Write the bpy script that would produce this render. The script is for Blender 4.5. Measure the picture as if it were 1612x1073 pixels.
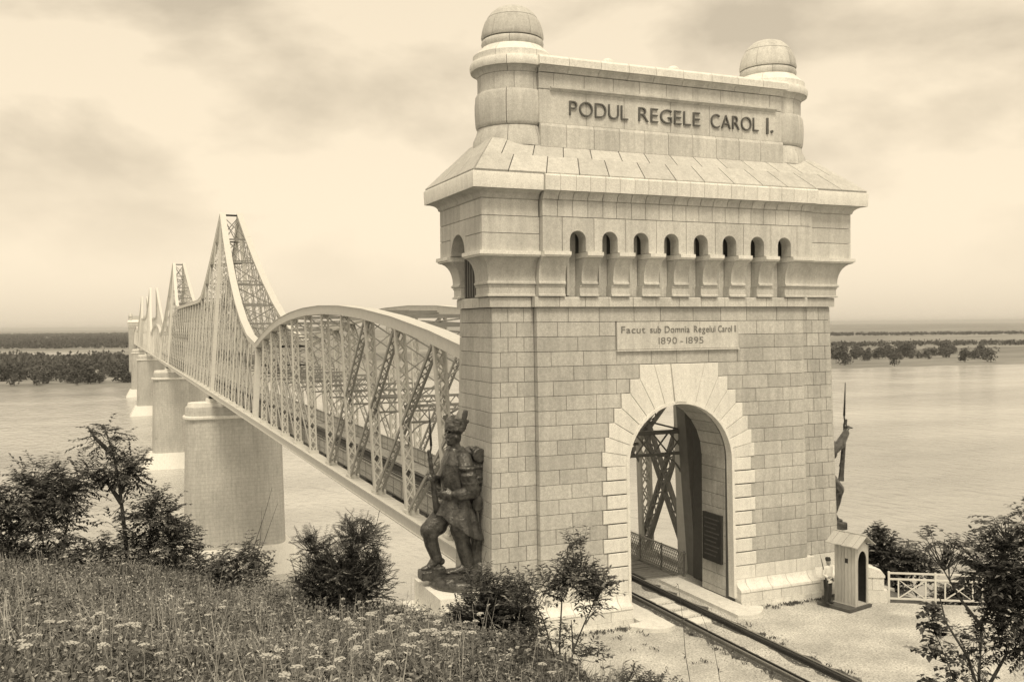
import bpy, bmesh, math, random
import numpy as np
from mathutils import Vector, Matrix
random.seed(7)
rnd = random.random
def U(a, b): return a + (b - a) * rnd()
R = math.radians
scene = bpy.context.scene
for o in list(bpy.data.objects): bpy.data.objects.remove(o)
COL = scene.collection

# ------------------------------------------------------------------ camera
CAM = Vector((-18.733, -29.143, 10.609))
YAW, PITCH, ROLL, FPX = R(-22.822), R(-0.944), R(-0.507), 1498.67
cd = bpy.data.cameras.new('camera'); cam = bpy.data.objects.new('camera', cd); COL.objects.link(cam)
fw = Vector((-math.sin(YAW) * math.cos(PITCH), math.cos(YAW) * math.cos(PITCH), math.sin(PITCH)))
rt = Vector((math.cos(YAW), math.sin(YAW), 0)); up = rt.cross(fw)
r2 = rt * math.cos(ROLL) + up * math.sin(ROLL); u2 = -rt * math.sin(ROLL) + up * math.cos(ROLL)
m3 = Matrix((r2, u2, -fw)).transposed()
cam.matrix_world = Matrix.Translation(CAM) @ m3.to_4x4()
cd.sensor_fit = 'HORIZONTAL'; cd.sensor_width = 36.0; cd.lens = 36.0 * FPX / 1612.0
cd.clip_start = 0.1; cd.clip_end = 60000
scene.camera = cam

# ------------------------------------------------------------------ sky, sun, exposure
SUN = Vector((-0.14, -0.56, 0.92)).normalized()
world = bpy.data.worlds.new('World'); scene.world = world; world.use_nodes = True
nt = world.node_tree; nt.nodes.clear()
def wn(t, **k):
    n = nt.nodes.new(t)
    for a, b in k.items(): setattr(n, a, b)
    return n
wl = nt.links.new
sky = wn('ShaderNodeTexSky', sky_type='NISHITA', sun_disc=False)
sky.sun_elevation = math.asin(SUN.z); sky.sun_rotation = math.atan2(SUN.x, SUN.y)
sky.air_density = 1.0; sky.dust_density = 3.0; sky.ozone_density = 1.0
bw = wn('ShaderNodeRGBToBW'); wl(sky.outputs[0], bw.inputs[0])
pw = wn('ShaderNodeMath', operation='POWER'); wl(bw.outputs[0], pw.inputs[0]); pw.inputs[1].default_value = 0.18
sc_ = wn('ShaderNodeMath', operation='MULTIPLY'); wl(pw.outputs[0], sc_.inputs[0]); sc_.inputs[1].default_value = 3.8
tc = wn('ShaderNodeTexCoord')
sep = wn('ShaderNodeSeparateXYZ'); wl(tc.outputs['Generated'], sep.inputs[0])
az = wn('ShaderNodeMath', operation='MAXIMUM'); wl(sep.outputs[2], az.inputs[0]); az.inputs[1].default_value = 0.0
zz = wn('ShaderNodeMath', operation='ADD'); wl(az.outputs[0], zz.inputs[0]); zz.inputs[1].default_value = 0.22
dvx = wn('ShaderNodeMath', operation='DIVIDE'); wl(sep.outputs[0], dvx.inputs[0]); wl(zz.outputs[0], dvx.inputs[1])
dvy = wn('ShaderNodeMath', operation='DIVIDE'); wl(sep.outputs[1], dvy.inputs[0]); wl(zz.outputs[0], dvy.inputs[1])
cmb = wn('ShaderNodeCombineXYZ'); wl(dvx.outputs[0], cmb.inputs[0]); wl(dvy.outputs[0], cmb.inputs[1])
n1 = wn('ShaderNodeTexNoise'); n1.inputs['Scale'].default_value = 4.2; n1.inputs['Detail'].default_value = 8; n1.inputs['Roughness'].default_value = .52; n1.inputs['Distortion'].default_value = .15
mp = wn('ShaderNodeMapping'); mp.inputs['Location'].default_value = (9.3, 0.4, 4.1); mp.inputs['Scale'].default_value = (1.0, 1.0, 2.1); wl(tc.outputs['Generated'], mp.inputs[0]); wl(mp.outputs[0], n1.inputs['Vector'])
ramp = wn('ShaderNodeValToRGB'); wl(n1.outputs[0], ramp.inputs[0])
ramp.color_ramp.elements[0].position = .38; ramp.color_ramp.elements[0].color = (.70, .70, .70, 1)
ramp.color_ramp.elements[1].position = .57; ramp.color_ramp.elements[1].color = (1.04, 1.04, 1.04, 1)
# clouds thin out towards the horizon
hz = wn('ShaderNodeMapRange'); wl(az.outputs[0], hz.inputs[0]); hz.inputs[1].default_value = .02; hz.inputs[2].default_value = .20
mixc = wn('ShaderNodeMix', data_type='FLOAT'); wl(hz.outputs[0], mixc.inputs[0]); mixc.inputs[2].default_value = 1.06; wl(ramp.outputs[0], mixc.inputs[3])
ml = wn('ShaderNodeMath', operation='MULTIPLY'); wl(sc_.outputs[0], ml.inputs[0]); wl(mixc.outputs[0], ml.inputs[1])
tint = wn('ShaderNodeMix', data_type='RGBA', blend_type='MULTIPLY'); tint.inputs[0].default_value = 1
wl(ml.outputs[0], tint.inputs[6]); tint.inputs[7].default_value = (1.0, .855, .64, 1)
bg = wn('ShaderNodeBackground'); wl(tint.outputs[2], bg.inputs[0]); bg.inputs[1].default_value = 0.15
out = wn('ShaderNodeOutputWorld'); wl(bg.outputs[0], out.inputs[0])

sd = bpy.data.lights.new('sun', 'SUN'); sun = bpy.data.objects.new('sun', sd); COL.objects.link(sun)
sd.energy = 1.75; sd.angle = R(18); sd.color = (1.0, .87, .66)
sun.rotation_euler = SUN.to_track_quat('Z', 'Y').to_euler(); sun.location = (20, -20, 60)
scene.view_settings.view_transform = 'Standard'; scene.view_settings.look = 'None'
scene.view_settings.exposure = 0.45; scene.view_settings.gamma = 1.0
scene.cycles.max_bounces = 4; scene.cycles.diffuse_bounces = 3; scene.cycles.volume_bounces = 0; scene.cycles.transparent_max_bounces = 8

# ------------------------------------------------------------------ materials (one old-print palette)
def tone(v): return (v, v * .995, v * .95, 1)
MATS = {}
def mat_plain(name, v, rough=.8, var=.12, scale=6.0, bump=0.0, bscale=40.0, rand=0.0, metal=0.0, spec=.3, spots=None, stretch=None, var2=0.0, scale2=.4):
    m = bpy.data.materials.new(name); m.use_nodes = True; MATS[name] = m
    t = m.node_tree; b = t.nodes['Principled BSDF']; L = t.links.new
    b.inputs['Roughness'].default_value = rough; b.inputs['Metallic'].default_value = metal
    b.inputs['Specular IOR Level'].default_value = spec
    g = t.nodes.new('ShaderNodeNewGeometry')
    vec = g.outputs['Position']
    if stretch:
        mpn = t.nodes.new('ShaderNodeMapping'); mpn.inputs['Scale'].default_value = stretch; L(vec, mpn.inputs[0]); vec = mpn.outputs[0]
    n = t.nodes.new('ShaderNodeTexNoise'); n.inputs['Scale'].default_value = scale; n.inputs['Detail'].default_value = 6; n.inputs['Roughness'].default_value = .65
    L(vec, n.inputs['Vector'])
    mr = t.nodes.new('ShaderNodeMapRange'); L(n.outputs[0], mr.inputs[0])
    mr.inputs[1].default_value = .3; mr.inputs[2].default_value = .7; mr.inputs[3].default_value = 1 - var; mr.inputs[4].default_value = 1 + var
    cur = mr.outputs[0]
    if var2:
        n2 = t.nodes.new('ShaderNodeTexNoise'); n2.inputs['Scale'].default_value = scale2; n2.inputs['Detail'].default_value = 3; L(vec, n2.inputs['Vector'])
        m2 = t.nodes.new('ShaderNodeMapRange'); L(n2.outputs[0], m2.inputs[0]); m2.inputs[1].default_value = .3; m2.inputs[2].default_value = .7
        m2.inputs[3].default_value = 1 - var2; m2.inputs[4].default_value = 1 + var2
        q = t.nodes.new('ShaderNodeMath'); q.operation = 'MULTIPLY'; L(cur, q.inputs[0]); L(m2.outputs[0], q.inputs[1]); cur = q.outputs[0]
    if rand:
        oi = t.nodes.new('ShaderNodeObjectInfo')
        m2 = t.nodes.new('ShaderNodeMapRange'); L(oi.outputs['Random'], m2.inputs[0]); m2.inputs[3].default_value = 1 - rand; m2.inputs[4].default_value = 1 + rand
        q = t.nodes.new('ShaderNodeMath'); q.operation = 'MULTIPLY'; L(cur, q.inputs[0]); L(m2.outputs[0], q.inputs[1]); cur = q.outputs[0]
    mx = t.nodes.new('ShaderNodeMix'); mx.data_type = 'RGBA'; mx.blend_type = 'MULTIPLY'; mx.inputs[0].default_value = 1
    mx.inputs[6].default_value = tone(v); L(cur, mx.inputs[7]); L(mx.outputs[2], b.inputs['Base Color'])
    if bump:
        nb = t.nodes.new('ShaderNodeTexNoise'); nb.inputs['Scale'].default_value = bscale; nb.inputs['Detail'].default_value = 5; L(vec, nb.inputs['Vector'])
        bp = t.nodes.new('ShaderNodeBump'); bp.inputs['Strength'].default_value = bump; bp.inputs['Distance'].default_value = .03
        L(nb.outputs[0], bp.inputs['Height']); L(bp.outputs[0], b.inputs['Normal'])
    return m
def mat(name, v, *a, streak=0.0, courses=None, **k):
    m = mat_plain(name, v, *a, **k)
    t = m.node_tree; L = t.links.new; b = t.nodes['Principled BSDF']
    src = b.inputs['Base Color'].links[0].from_socket
    def mul(fac):
        nonlocal src
        mx = t.nodes.new('ShaderNodeMix'); mx.data_type = 'RGBA'; mx.blend_type = 'MULTIPLY'; mx.inputs[0].default_value = 1
        L(src, mx.inputs[6]); L(fac, mx.inputs[7]); L(mx.outputs[2], b.inputs['Base Color']); src = mx.outputs[2]
    if streak:
        g = t.nodes.new('ShaderNodeNewGeometry'); mp_ = t.nodes.new('ShaderNodeMapping'); mp_.inputs['Scale'].default_value = (2.2, 2.2, .16); L(g.outputs['Position'], mp_.inputs[0])
        n = t.nodes.new('ShaderNodeTexNoise'); n.inputs['Scale'].default_value = 1.3; n.inputs['Detail'].default_value = 6; n.inputs['Roughness'].default_value = .7; L(mp_.outputs[0], n.inputs['Vector'])
        r_ = t.nodes.new('ShaderNodeMapRange'); L(n.outputs[0], r_.inputs[0]); r_.inputs[1].default_value = .42; r_.inputs[2].default_value = .72; r_.inputs[3].default_value = 1.0; r_.inputs[4].default_value = 1 - streak
        mul(r_.outputs[0])
        n = t.nodes.new('ShaderNodeTexNoise'); n.inputs['Scale'].default_value = 34; n.inputs['Detail'].default_value = 3; L(g.outputs['Position'], n.inputs['Vector'])
        r_ = t.nodes.new('ShaderNodeMapRange'); L(n.outputs[0], r_.inputs[0]); r_.inputs[1].default_value = .35; r_.inputs[2].default_value = .65; r_.inputs[3].default_value = .86; r_.inputs[4].default_value = 1.10
        mul(r_.outputs[0])
    if courses:
        g = t.nodes.new('ShaderNodeNewGeometry'); sp = t.nodes.new('ShaderNodeSeparateXYZ'); L(g.outputs['Position'], sp.inputs[0])
        ad = t.nodes.new('ShaderNodeMath'); ad.operation = 'ADD'; L(sp.outputs[0], ad.inputs[0]); L(sp.outputs[1], ad.inputs[1])
        cb = t.nodes.new('ShaderNodeCombineXYZ'); L(ad.outputs[0], cb.inputs[0]); L(sp.outputs[2], cb.inputs[1])
        br = t.nodes.new('ShaderNodeTexBrick'); L(cb.outputs[0], br.inputs['Vector']); br.inputs['Scale'].default_value = 1.0; br.inputs['Brick Width'].default_value = 1.5; br.inputs['Row Height'].default_value = courses
        br.inputs['Mortar Size'].default_value = .03; br.inputs['Color1'].default_value = (1, 1, 1, 1); br.inputs['Color2'].default_value = (.95, .95, .95, 1); br.inputs['Mortar'].default_value = (.80, .80, .80, 1)
        mul(br.outputs['Color'])
    return m
STONE = mat('stone', .54, .9, .14, 9, .5, 45, .11, var2=.10, scale2=.5, streak=.22)
STONEL = mat('stone_pale', .83, .9, .08, 7, .4, 50, .05, streak=.14)
STONEU = mat('stone_upper', .63, .9, .10, 8, .4, 50, .09, var2=.08, scale2=.6, streak=.24)
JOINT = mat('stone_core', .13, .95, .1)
STONER = mat('stone_roof', .58, .9, .10, 7, .4, 50, .07, streak=.16)
PIER = mat('pier_stone', .54, .9, .12, 2.5, .3, 9, var2=.12, scale2=.12, streak=.2, courses=.62)
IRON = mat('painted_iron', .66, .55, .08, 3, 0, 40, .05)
IRONG = mat('iron_grey_shade_tone', .24, .6, .12, 3)  # bridge iron darkened to paint shade on bracing; also plain grey bars and posts
IRONM = mat('iron_mid_shade_tone', .38, .6, .12, 3)  # mid tone: truss shade put into the diagonals' colour; also the footway railing
DARKI = mat('dark_iron', .045, .5, .2, 6)
BRONZE = mat('bronze', .080, .34, .75, 4.5, 1.0, 12, metal=.30, spec=.7)
WOOD = mat('boards', .50, .85, .18, 5, .3, 30, .10, stretch=(6, 6, .5))
WOODD = mat('dark_wood', .11, .9, .3, 4, .4, 30, .15)
PLANK = mat('deck_planks', .34, .9, .22, 5, .2, 20, .1)
GRAVEL = mat('gravel', .54, .95, .45, 16, 1.0, 45, var2=.24, scale2=.7)
BALLAST = mat('ballast', .12, .95, .8, 22, 1.0, 60)
WHITEP = mat('white_paint', .72, .5, .05, 5)
EARTH = mat('earth', .13, .95, .45, 9, .8, 20, var2=.3, scale2=1.2)
LEAF = mat('leaf', .050, .40, .95, 14, spec=.5)  # wide noise puts lit and shaded leaves into the colour
LEAF2 = mat('leaf_mid', .085, .42, .9, 14, spec=.5)
LEAF3 = mat('leaf_lit', .20, .45, .8, 14, spec=.5)  # lighter leaf colour painted in for leaves catching the light
BARK = mat('bark', .09, .9, .3, 20)
GRASSD = mat('grass_dark', .11, .6, .5, 5)
GRASSM = mat('grass_mid', .26, .65, .4, 4)
GRASSL = mat('grass_straw', .46, .75, .3, 4)
FLOWER = mat('flower_white', .46, .8, .1, 30)
FARG = mat('far_field', .27, 1, .35, .012, spec=0.0, stretch=(.35, 1, 1), var2=.25, scale2=.002)
FARW = mat('far_wood', .11, .9, .4, .05, spec=.1)
FART = mat('far_leaf', .10, .8, .5, .25, rand=.25, spec=.1)
CLOTHW = mat('white_tunic', .70, .9, .1, 20)
CLOTHD = mat('dark_cloth', .04, .9, .2, 20)
SKIN = mat('skin', .30, .7, .1, 20)
LEATHER = mat('leather', .05, .5, .2, 20)

def water_mat():
    m = bpy.data.materials.new('river_water'); m.use_nodes = True
    t = m.node_tree; b = t.nodes['Principled BSDF']; L = t.links.new
    b.inputs['Base Color'].default_value = tone(.46); b.inputs['Roughness'].default_value = .14; b.inputs['IOR'].default_value = 1.33
    g = t.nodes.new('ShaderNodeNewGeometry')
    def noise(s, st, d, rz=0):
        mpn = t.nodes.new('ShaderNodeMapping'); mpn.inputs['Scale'].default_value = st; mpn.inputs['Rotation'].default_value = (0, 0, rz); L(g.outputs['Position'], mpn.inputs[0])
        n = t.nodes.new('ShaderNodeTexNoise'); n.inputs['Scale'].default_value = s; n.inputs['Detail'].default_value = d; L(mpn.outputs[0], n.inputs['Vector']); return n
    a = noise(.42, (1, .45, 1), 6, .35); c = noise(.05, (1, .5, 1), 4, .3)
    add = t.nodes.new('ShaderNodeMath'); add.operation = 'MULTIPLY_ADD'; L(c.outputs[0], add.inputs[0]); add.inputs[1].default_value = 2.0; L(a.outputs[0], add.inputs[2])
    bp = t.nodes.new('ShaderNodeBump'); bp.inputs['Strength'].default_value = 1.0; bp.inputs['Distance'].default_value = 1.1
    L(add.outputs[0], bp.inputs['Height']); L(bp.outputs[0], b.inputs['Normal'])
    d = noise(.011, (.5, 1.6, 1), 4, -.4)
    mr = t.nodes.new('ShaderNodeMapRange'); L(d.outputs[0], mr.inputs[0]); mr.inputs[1].default_value = .3; mr.inputs[2].default_value = .7; mr.inputs[3].default_value = .70; mr.inputs[4].default_value = 1.28
    mx = t.nodes.new('ShaderNodeMix'); mx.data_type = 'RGBA'; mx.blend_type = 'MULTIPLY'; mx.inputs[0].default_value = 1
    mx.inputs[6].default_value = tone(.46); L(mr.outputs[0], mx.inputs[7]); L(mx.outputs[2], b.inputs['Base Color'])
    return m
WATER = water_mat()

# ------------------------------------------------------------------ builders
def V(*a): return Vector(a)
class MB:
    def __init__(s): s.v = []; s.f = []
    def add(s, vs, fs):
        o = len(s.v); s.v += [tuple(p) for p in vs]; s.f += [tuple(i + o for i in f) for f in fs]
    def box(s, x0, x1, y0, y1, z0, z1):
        s.add([(x0,y0,z0),(x1,y0,z0),(x1,y1,z0),(x0,y1,z0),(x0,y0,z1),(x1,y0,z1),(x1,y1,z1),(x0,y1,z1)],
              [(0,3,2,1),(4,5,6,7),(0,1,5,4),(1,2,6,5),(2,3,7,6),(3,0,4,7)])
    def beam(s, A, B, w, h, side=None):
        A = Vector(A); B = Vector(B); d = (B - A)
        if d.length < 1e-6: return
        d.normalize()
        sd_ = Vector(side) if side is not None else (V(1,0,0) if abs(d.x) < .9 else V(0,1,0))
        sd_ = (sd_ - d * sd_.dot(d))
        if sd_.length < 1e-4: sd_ = V(0,1,0) - d * d.y
        sd_.normalize(); n = d.cross(sd_)
        a = sd_ * (w / 2); b = n * (h / 2)
        vs = [A-a-b, A+a-b, A+a+b, A-a+b, B-a-b, B+a-b, B+a+b, B-a+b]
        s.add(vs, [(0,3,2,1),(4,5,6,7),(0,1,5,4),(1,2,6,5),(2,3,7,6),(3,0,4,7)])
    def tube(s, pts, rads, n=6, cap=True):
        pts = [Vector(p) for p in pts]; k = len(pts); o = len(s.v)
        prev = None
        for i, p in enumerate(pts):
            d = (pts[min(i+1,k-1)] - pts[max(i-1,0)])
            if d.length < 1e-9: d = V(0,0,1)
            d.normalize()
            a = prev if prev is not None else (V(1,0,0) if abs(d.x) < .8 else V(0,1,0))
            a = a - d * a.dot(d)
            if a.length < 1e-4: a = V(0,1,0) - d * d.y
            a.normalize(); prev = a; b = d.cross(a)
            r = rads[i] if hasattr(rads, '__len__') else rads
            rx, ry = r if hasattr(r, '__len__') else (r, r)
            for j in range(n):
                t = 2 * math.pi * j / n
                s.v.append(tuple(p + a * (rx * math.cos(t)) + b * (ry * math.sin(t))))
        for i in range(k - 1):
            for j in range(n):
                s.f.append((o+i*n+j, o+i*n+(j+1)%n, o+(i+1)*n+(j+1)%n, o+(i+1)*n+j))
        if cap:
            s.f.append(tuple(o + j for j in reversed(range(n)))); s.f.append(tuple(o + (k-1)*n + j for j in range(n)))
    def lathe(s, prof, c, n=32, a0=0, a1=2*math.pi):
        o = len(s.v); full = abs(a1 - a0 - 2*math.pi) < 1e-6; m = n if full else n + 1
        for (r, z) in prof:
            for j in range(m):
                t = a0 + (a1 - a0) * j / n
                s.v.append((c[0] + r*math.cos(t), c[1] + r*math.sin(t), z))
        for i in range(len(prof) - 1):
            for j in range(n):
                j2 = (j + 1) % m
                s.f.append((o+i*m+j, o+i*m+j2, o+(i+1)*m+j2, o+(i+1)*m+j))
    def prism(s, poly, fm, o0, o1):
        """poly: [(s,z)] ccw seen from outside; fm(s,z,out) -> point; from out=o0 (back) to o1 (front)"""
        n = len(poly); vs = [fm(a, b, o1) for a, b in poly] + [fm(a, b, o0) for a, b in poly]
        fs = [tuple(range(n)), tuple(reversed(range(n, 2*n)))]
        for i in range(n):
            j = (i + 1) % n; fs.append((i, i + n, j + n, j))
        s.add(vs, fs)
    def ell(s, c, r, n=12, m=8, rot=None):
        o = len(s.v); c = Vector(c)
        def put(p):
            p = Vector(p)
            if rot is not None: p = rot @ p
            s.v.append(tuple(c + p))
        put((0,0,-r[2]))
        for i in range(1, m):
            ph = -math.pi/2 + math.pi*i/m
            for j in range(n):
                t = 2*math.pi*j/n
                put((r[0]*math.cos(ph)*math.cos(t), r[1]*math.cos(ph)*math.sin(t), r[2]*math.sin(ph)))
        put((0,0,r[2])); e = len(s.v) - 1
        for j in range(n): s.f.append((o, o+1+(j+1)%n, o+1+j))
        for i in range(m-2):
            for j in range(n):
                s.f.append((o+1+i*n+j, o+1+i*n+(j+1)%n, o+1+(i+1)*n+(j+1)%n, o+1+(i+1)*n+j))
        for j in range(n): s.f.append((o+1+(m-2)*n+j, o+1+(m-2)*n+(j+1)%n, e))
    def build(s, name, material, parent=None, smooth=False, label=None):
        off = V(0,0,0); p = parent
        while p is not None: off += p.location; p = p.parent
        me = bpy.data.meshes.new(name)
        me.from_pydata([(a-off.x, b-off.y, c-off.z) for a, b, c in s.v], [], s.f)
        if material is not None:
            for mm in (material if isinstance(material, (list, tuple)) else [material]): me.materials.append(mm)
        if smooth: me.polygons.foreach_set('use_smooth', [True]*len(me.polygons))
        me.update()
        o = bpy.data.objects.new(name, me); COL.objects.link(o)
        if parent is not None: o.parent = parent
        if label: o['label'] = label
        return o
def tag(o, label, cat, group=None):
    o['label'] = label; o['category'] = cat
    if group: o['group'] = group
    return o
def thing(name, label, cat, loc=(0,0,0), group=None):
    o = bpy.data.objects.new(name, None); COL.objects.link(o); o.location = loc; o.empty_display_size = .3
    return tag(o, label, cat, group)
def structure(o): o['kind'] = 'structure'; return o
def stuff(o, label=None, cat=None):
    o['kind'] = 'stuff'
    if label: o['label'] = label; o['category'] = cat
    return o
def autosmooth(o, deg=35):
    me = o.data; bm = bmesh.new(); bm.from_mesh(me)
    for f in bm.faces: f.smooth = True
    for e in bm.edges:
        e.smooth = not (len(e.link_faces) != 2 or e.calc_face_angle(0) > R(deg))
    bm.to_mesh(me); bm.free()

# ------------------------------------------------------------------ terrain
FH = V(.3879, .9217, 0); RH = V(.9217, -.3879, 0)
GZ = 0.30
UT = [-.75, -.538, -.34, -.24, -.11, -.06, .06, .09, .15, .3, .6, 1.0]
MT = [.238, .245, .268, .290, .318, .340, .385, .41, .48, .55, .60, .65]
DT = [18., 18., 17., 15., 12.5, 11.5, 10., 9., 8.5, 8., 8., 8.]
def hill(d, s):
    u = s / np.maximum(d, 1.5)
    m = np.interp(u, UT, MT); dc = np.interp(u, UT, DT)
    zc = 10.609 - m * dc; g = (9.1 - zc) / dc
    near = zc + (dc - np.clip(d, -30, dc)) * g
    near = np.minimum(near, 9.1 + 0*near)
    e = np.maximum(d - dc, 0)
    return near - .34 * e - .30 * np.minimum(e, 6)**2 / 12 * 2 - .35 * np.maximum(e - 6, 0)
RA = np.array((6.3, -1.45)); RB = np.array((10.26, -3.95))     # the parapet line at the terrace edge
rn = np.array((-(RB-RA)[1], (RB-RA)[0])); rn = rn / np.hypot(*rn)  # points away from the terrace
def terrain_z(x, y):
    x = np.asarray(x, float); y = np.asarray(y, float)
    dx, dy = x + 18.733, y + 29.143
    d = dx*FH.x + dy*FH.y; s = dx*RH.x + dy*RH.y
    zh = hill(d, s)
    e1 = np.maximum((x - RA[0])*rn[0] + (y - RA[1])*rn[1], 0)
    e1 = np.where((x < 9.3) & (y < 4.2) , 0, e1)
    e2 = np.maximum(y - 4.2, 0); e3 = np.maximum(-9.3 - x, 0)
    e = np.maximum(np.maximum(e1, e2), e3*.9)
    zt = (GZ - .10) - .95 * np.maximum(e - .25, 0)
    bumps = .10*np.sin(x*1.3+.7*y) * np.sin(y*1.7-.4*x) + .05*np.sin(3.1*x)*np.sin(2.7*y+1)
    on_hill = zh > zt
    return np.maximum(np.where(on_hill, np.maximum(zh + bumps, zt), zt), -34.0)
def tz(x, y): return float(terrain_z(x, y))
def ud(u, d):
    p = CAM + FH*d + RH*(u*d); return p.x, p.y
def grid(name, material, xs, ys, zf):
    X, Y = np.meshgrid(xs, ys); Z = zf(X, Y); nx, ny = len(xs), len(ys)
    vs = np.stack([X.ravel(), Y.ravel(), Z.ravel()], 1)
    i = np.arange(nx-1)[None, :] + nx*np.arange(ny-1)[:, None]; i = i.ravel()
    fs = np.stack([i, i+1, i+nx+1, i+nx], 1)
    me = bpy.data.meshes.new(name); me.from_pydata(vs.tolist(), [], fs.tolist()); me.materials.append(material)
    me.polygons.foreach_set('use_smooth', [True]*len(me.polygons)); me.update()
    o = bpy.data.objects.new(name, me); COL.objects.link(o); return o
def axis(a, b, c, d_, f, coarse):
    return np.unique(np.concatenate([np.arange(a, b, coarse), np.arange(b, c, f), np.arange(c, d_ + coarse, coarse)]))
ter = structure(grid('hillside', EARTH, axis(-90, -34, 14, 110, .5, 4), axis(-60, -32, 10, 70, .5, 4), terrain_z))

def sheet(name, material, poly, z):
    b = MB(); b.add([(x, y, z) for x, y in poly], [tuple(range(len(poly)))]); return structure(b.build(name, material))
nrm = rn*.15
edge0 = RA - nrm + (RA-RB)*.28; edge1 = RB - nrm + (RB-RA)*5
sheet('gravel_terrace', GRAVEL, [(-9.3, -42), (40, -42), (edge1[0], edge1[1]), (edge0[0], edge0[1]), (4.9, 4.1), (-9.3, 4.1)], GZ)
sheet('river', WATER, [(-30000, -300), (30000, -300), (30000, 30000), (-30000, 30000)], -30.0)
# the far shore: a low bank and a plain to the horizon
def far_plain():
    b = MB(); pr = []
    xs = np.concatenate([np.arange(-9000, -600, 400), np.arange(-600, 1600, 20), np.arange(1600, 16000, 400)])
    rows = []
    for x in xs:
        y0 = 694 - .112*x + 5*math.sin(x*.021) + 3*math.sin(x*.083+1)
        rows.append([(x, y0, -30.6), (x, y0+3, -29.2), (x, y0+14, -28.3), (x, y0+200, -28.0), (x, 30000, -28.0)])
    n = 5
    vs = [p for r_ in rows for p in r_]; fs = []
    for i in range(len(rows)-1):
        for j in range(n-1): fs.append((i*n+j, (i+1)*n+j, (i+1)*n+j+1, i*n+j+1))
    b.add(vs, fs); return structure(b.build('far_plain', FARG, smooth=True))
far_plain()
# a side channel behind the trees on the left bank
sheet('side_channel', WATER, [(-330, 1560), (-90, 1600), (-20, 1575), (-20, 1640), (-90, 1690), (-200, 1700), (-330, 1730)], -27.9)

# ------------------------------------------------------------------ the stone portal
W, SB, D, BT, Z0, HC = 7.07, .25, 3.39, .0217, 11.2, .5
CX = 5.57
def bo(z): return BT * max(0, Z0 - z)
def Zk(k): return Z0 - HC*k
def fC(s, z, o): return (s, -bo(z) - o, z)
def fK(s, z, o):
    t = (abs(s) - CX)/(W - CX)
    return (s + math.copysign(bo(z)*max(t, 0), s), SB - bo(z) - o, z)
YM = (SB + D)/2
def fL(y, z, o): return (-(W + bo(z) + o), y + bo(z)*(y - YM)/(D - YM), z)
def fR(y, z, o): return (W + bo(z) + o, y + bo(z)*(y - YM)/(D - YM), z)
def fB(s, z, o): return (s + bo(z)*s/W, D + bo(z) + o, z)
portal = thing('bridge_portal', 'tall pale stone bridge gateway with arched opening, corbelled top and two domed turrets', 'gateway', (0, 0, GZ))
def block(name, fm, s0, s1, z0, z1, material, o=0.0, depth=.12, gap=.008, ch=.008, parent=None, mb=None):
    s0 += gap; s1 -= gap; z0 += gap; z1 -= gap
    if s1 - s0 < .04: return
    b = mb or MB()
    q = lambda i, oo: [fm(s0+i, z0+i, oo), fm(s1-i, z0+i, oo), fm(s1-i, z1-i, oo), fm(s0+i, z1-i, oo)]
    vs = q(0, o-depth) + q(0, o-ch) + q(ch, o)
    fs = [(8,9,10,11)]
    for a in (0, 4):
        for i in range(4): fs.append((a+i, a+(i+1)%4, a+4+(i+1)%4, a+4+i))
    b.add(vs, fs)
    if mb is None: return b.build(name, material, parent or portal)
def split(a, b, w, par, jit=.12):
    L = b - a
    if L < w*.7: return [(a, b)]
    n = max(1, round(L/w)); cuts = [a]
    off = (.5 if par else 0)
    for i in range(1, n + (1 if par else 0)):
        c = a + L*(i - off + (0 if par else 0))/n + U(-jit, jit)*w
        if c - cuts[-1] > .3*w and b - c > .3*w: cuts.append(c)
    cuts.append(b)
    return list(zip(cuts[:-1], cuts[1:]))
ZC, AR = 5.6, 2.2
XS = {4: 1.65, 5: 2.05, 6: 2.40, 7: 2.70, 8: 2.92, 9: 3.08, 10: 3.20}
# core with the arched opening
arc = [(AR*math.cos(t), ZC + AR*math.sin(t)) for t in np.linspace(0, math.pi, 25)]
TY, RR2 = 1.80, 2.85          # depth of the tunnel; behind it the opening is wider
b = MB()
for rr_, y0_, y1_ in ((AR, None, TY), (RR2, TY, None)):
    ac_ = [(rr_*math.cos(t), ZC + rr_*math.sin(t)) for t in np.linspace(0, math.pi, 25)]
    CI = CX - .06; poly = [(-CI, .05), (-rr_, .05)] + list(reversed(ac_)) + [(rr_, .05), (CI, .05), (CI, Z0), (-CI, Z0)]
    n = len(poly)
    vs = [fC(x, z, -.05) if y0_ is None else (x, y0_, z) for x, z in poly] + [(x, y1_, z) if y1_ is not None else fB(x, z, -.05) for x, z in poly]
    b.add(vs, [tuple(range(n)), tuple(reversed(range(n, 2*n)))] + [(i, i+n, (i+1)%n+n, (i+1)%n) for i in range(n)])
for sg in (-1, 1):
    q = []
    for z in (.05, Z0):
        q += [fK(sg*(CX-.09), z, -.05), (sg*(W + bo(z) - .05), SB - bo(z) + .05, z), (sg*(W + bo(z) - .05), D + bo(z) - .05, z), (sg*(CX-.09), D + bo(z) - .06, z)]
    b.add(q, [(0,1,2,3),(4,5,6,7),(0,1,5,4),(1,2,6,5),(2,3,7,6),(3,0,4,7)])
b.box(-CX+.03, CX-.03, .30, D-.03, Z0-.01, 15.02); b.box(-CX+.03, CX-.03, .02, .31, 13.86, 15.01); b.box(-CX+.03, CX-.03, .02, .31, Z0-.01, 11.56)
for sg in (-1, 1): b.box(min(sg*(CX-.1), sg*(W-.03)), max(sg*(CX-.1), sg*(W-.03)), SB+.03, D-.04, Z0-.012, 15.01)
b.box(-W+.01, W-.01, .3, D-.01, 14.9, 15.5)
b.build('core', JOINT, portal)
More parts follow.
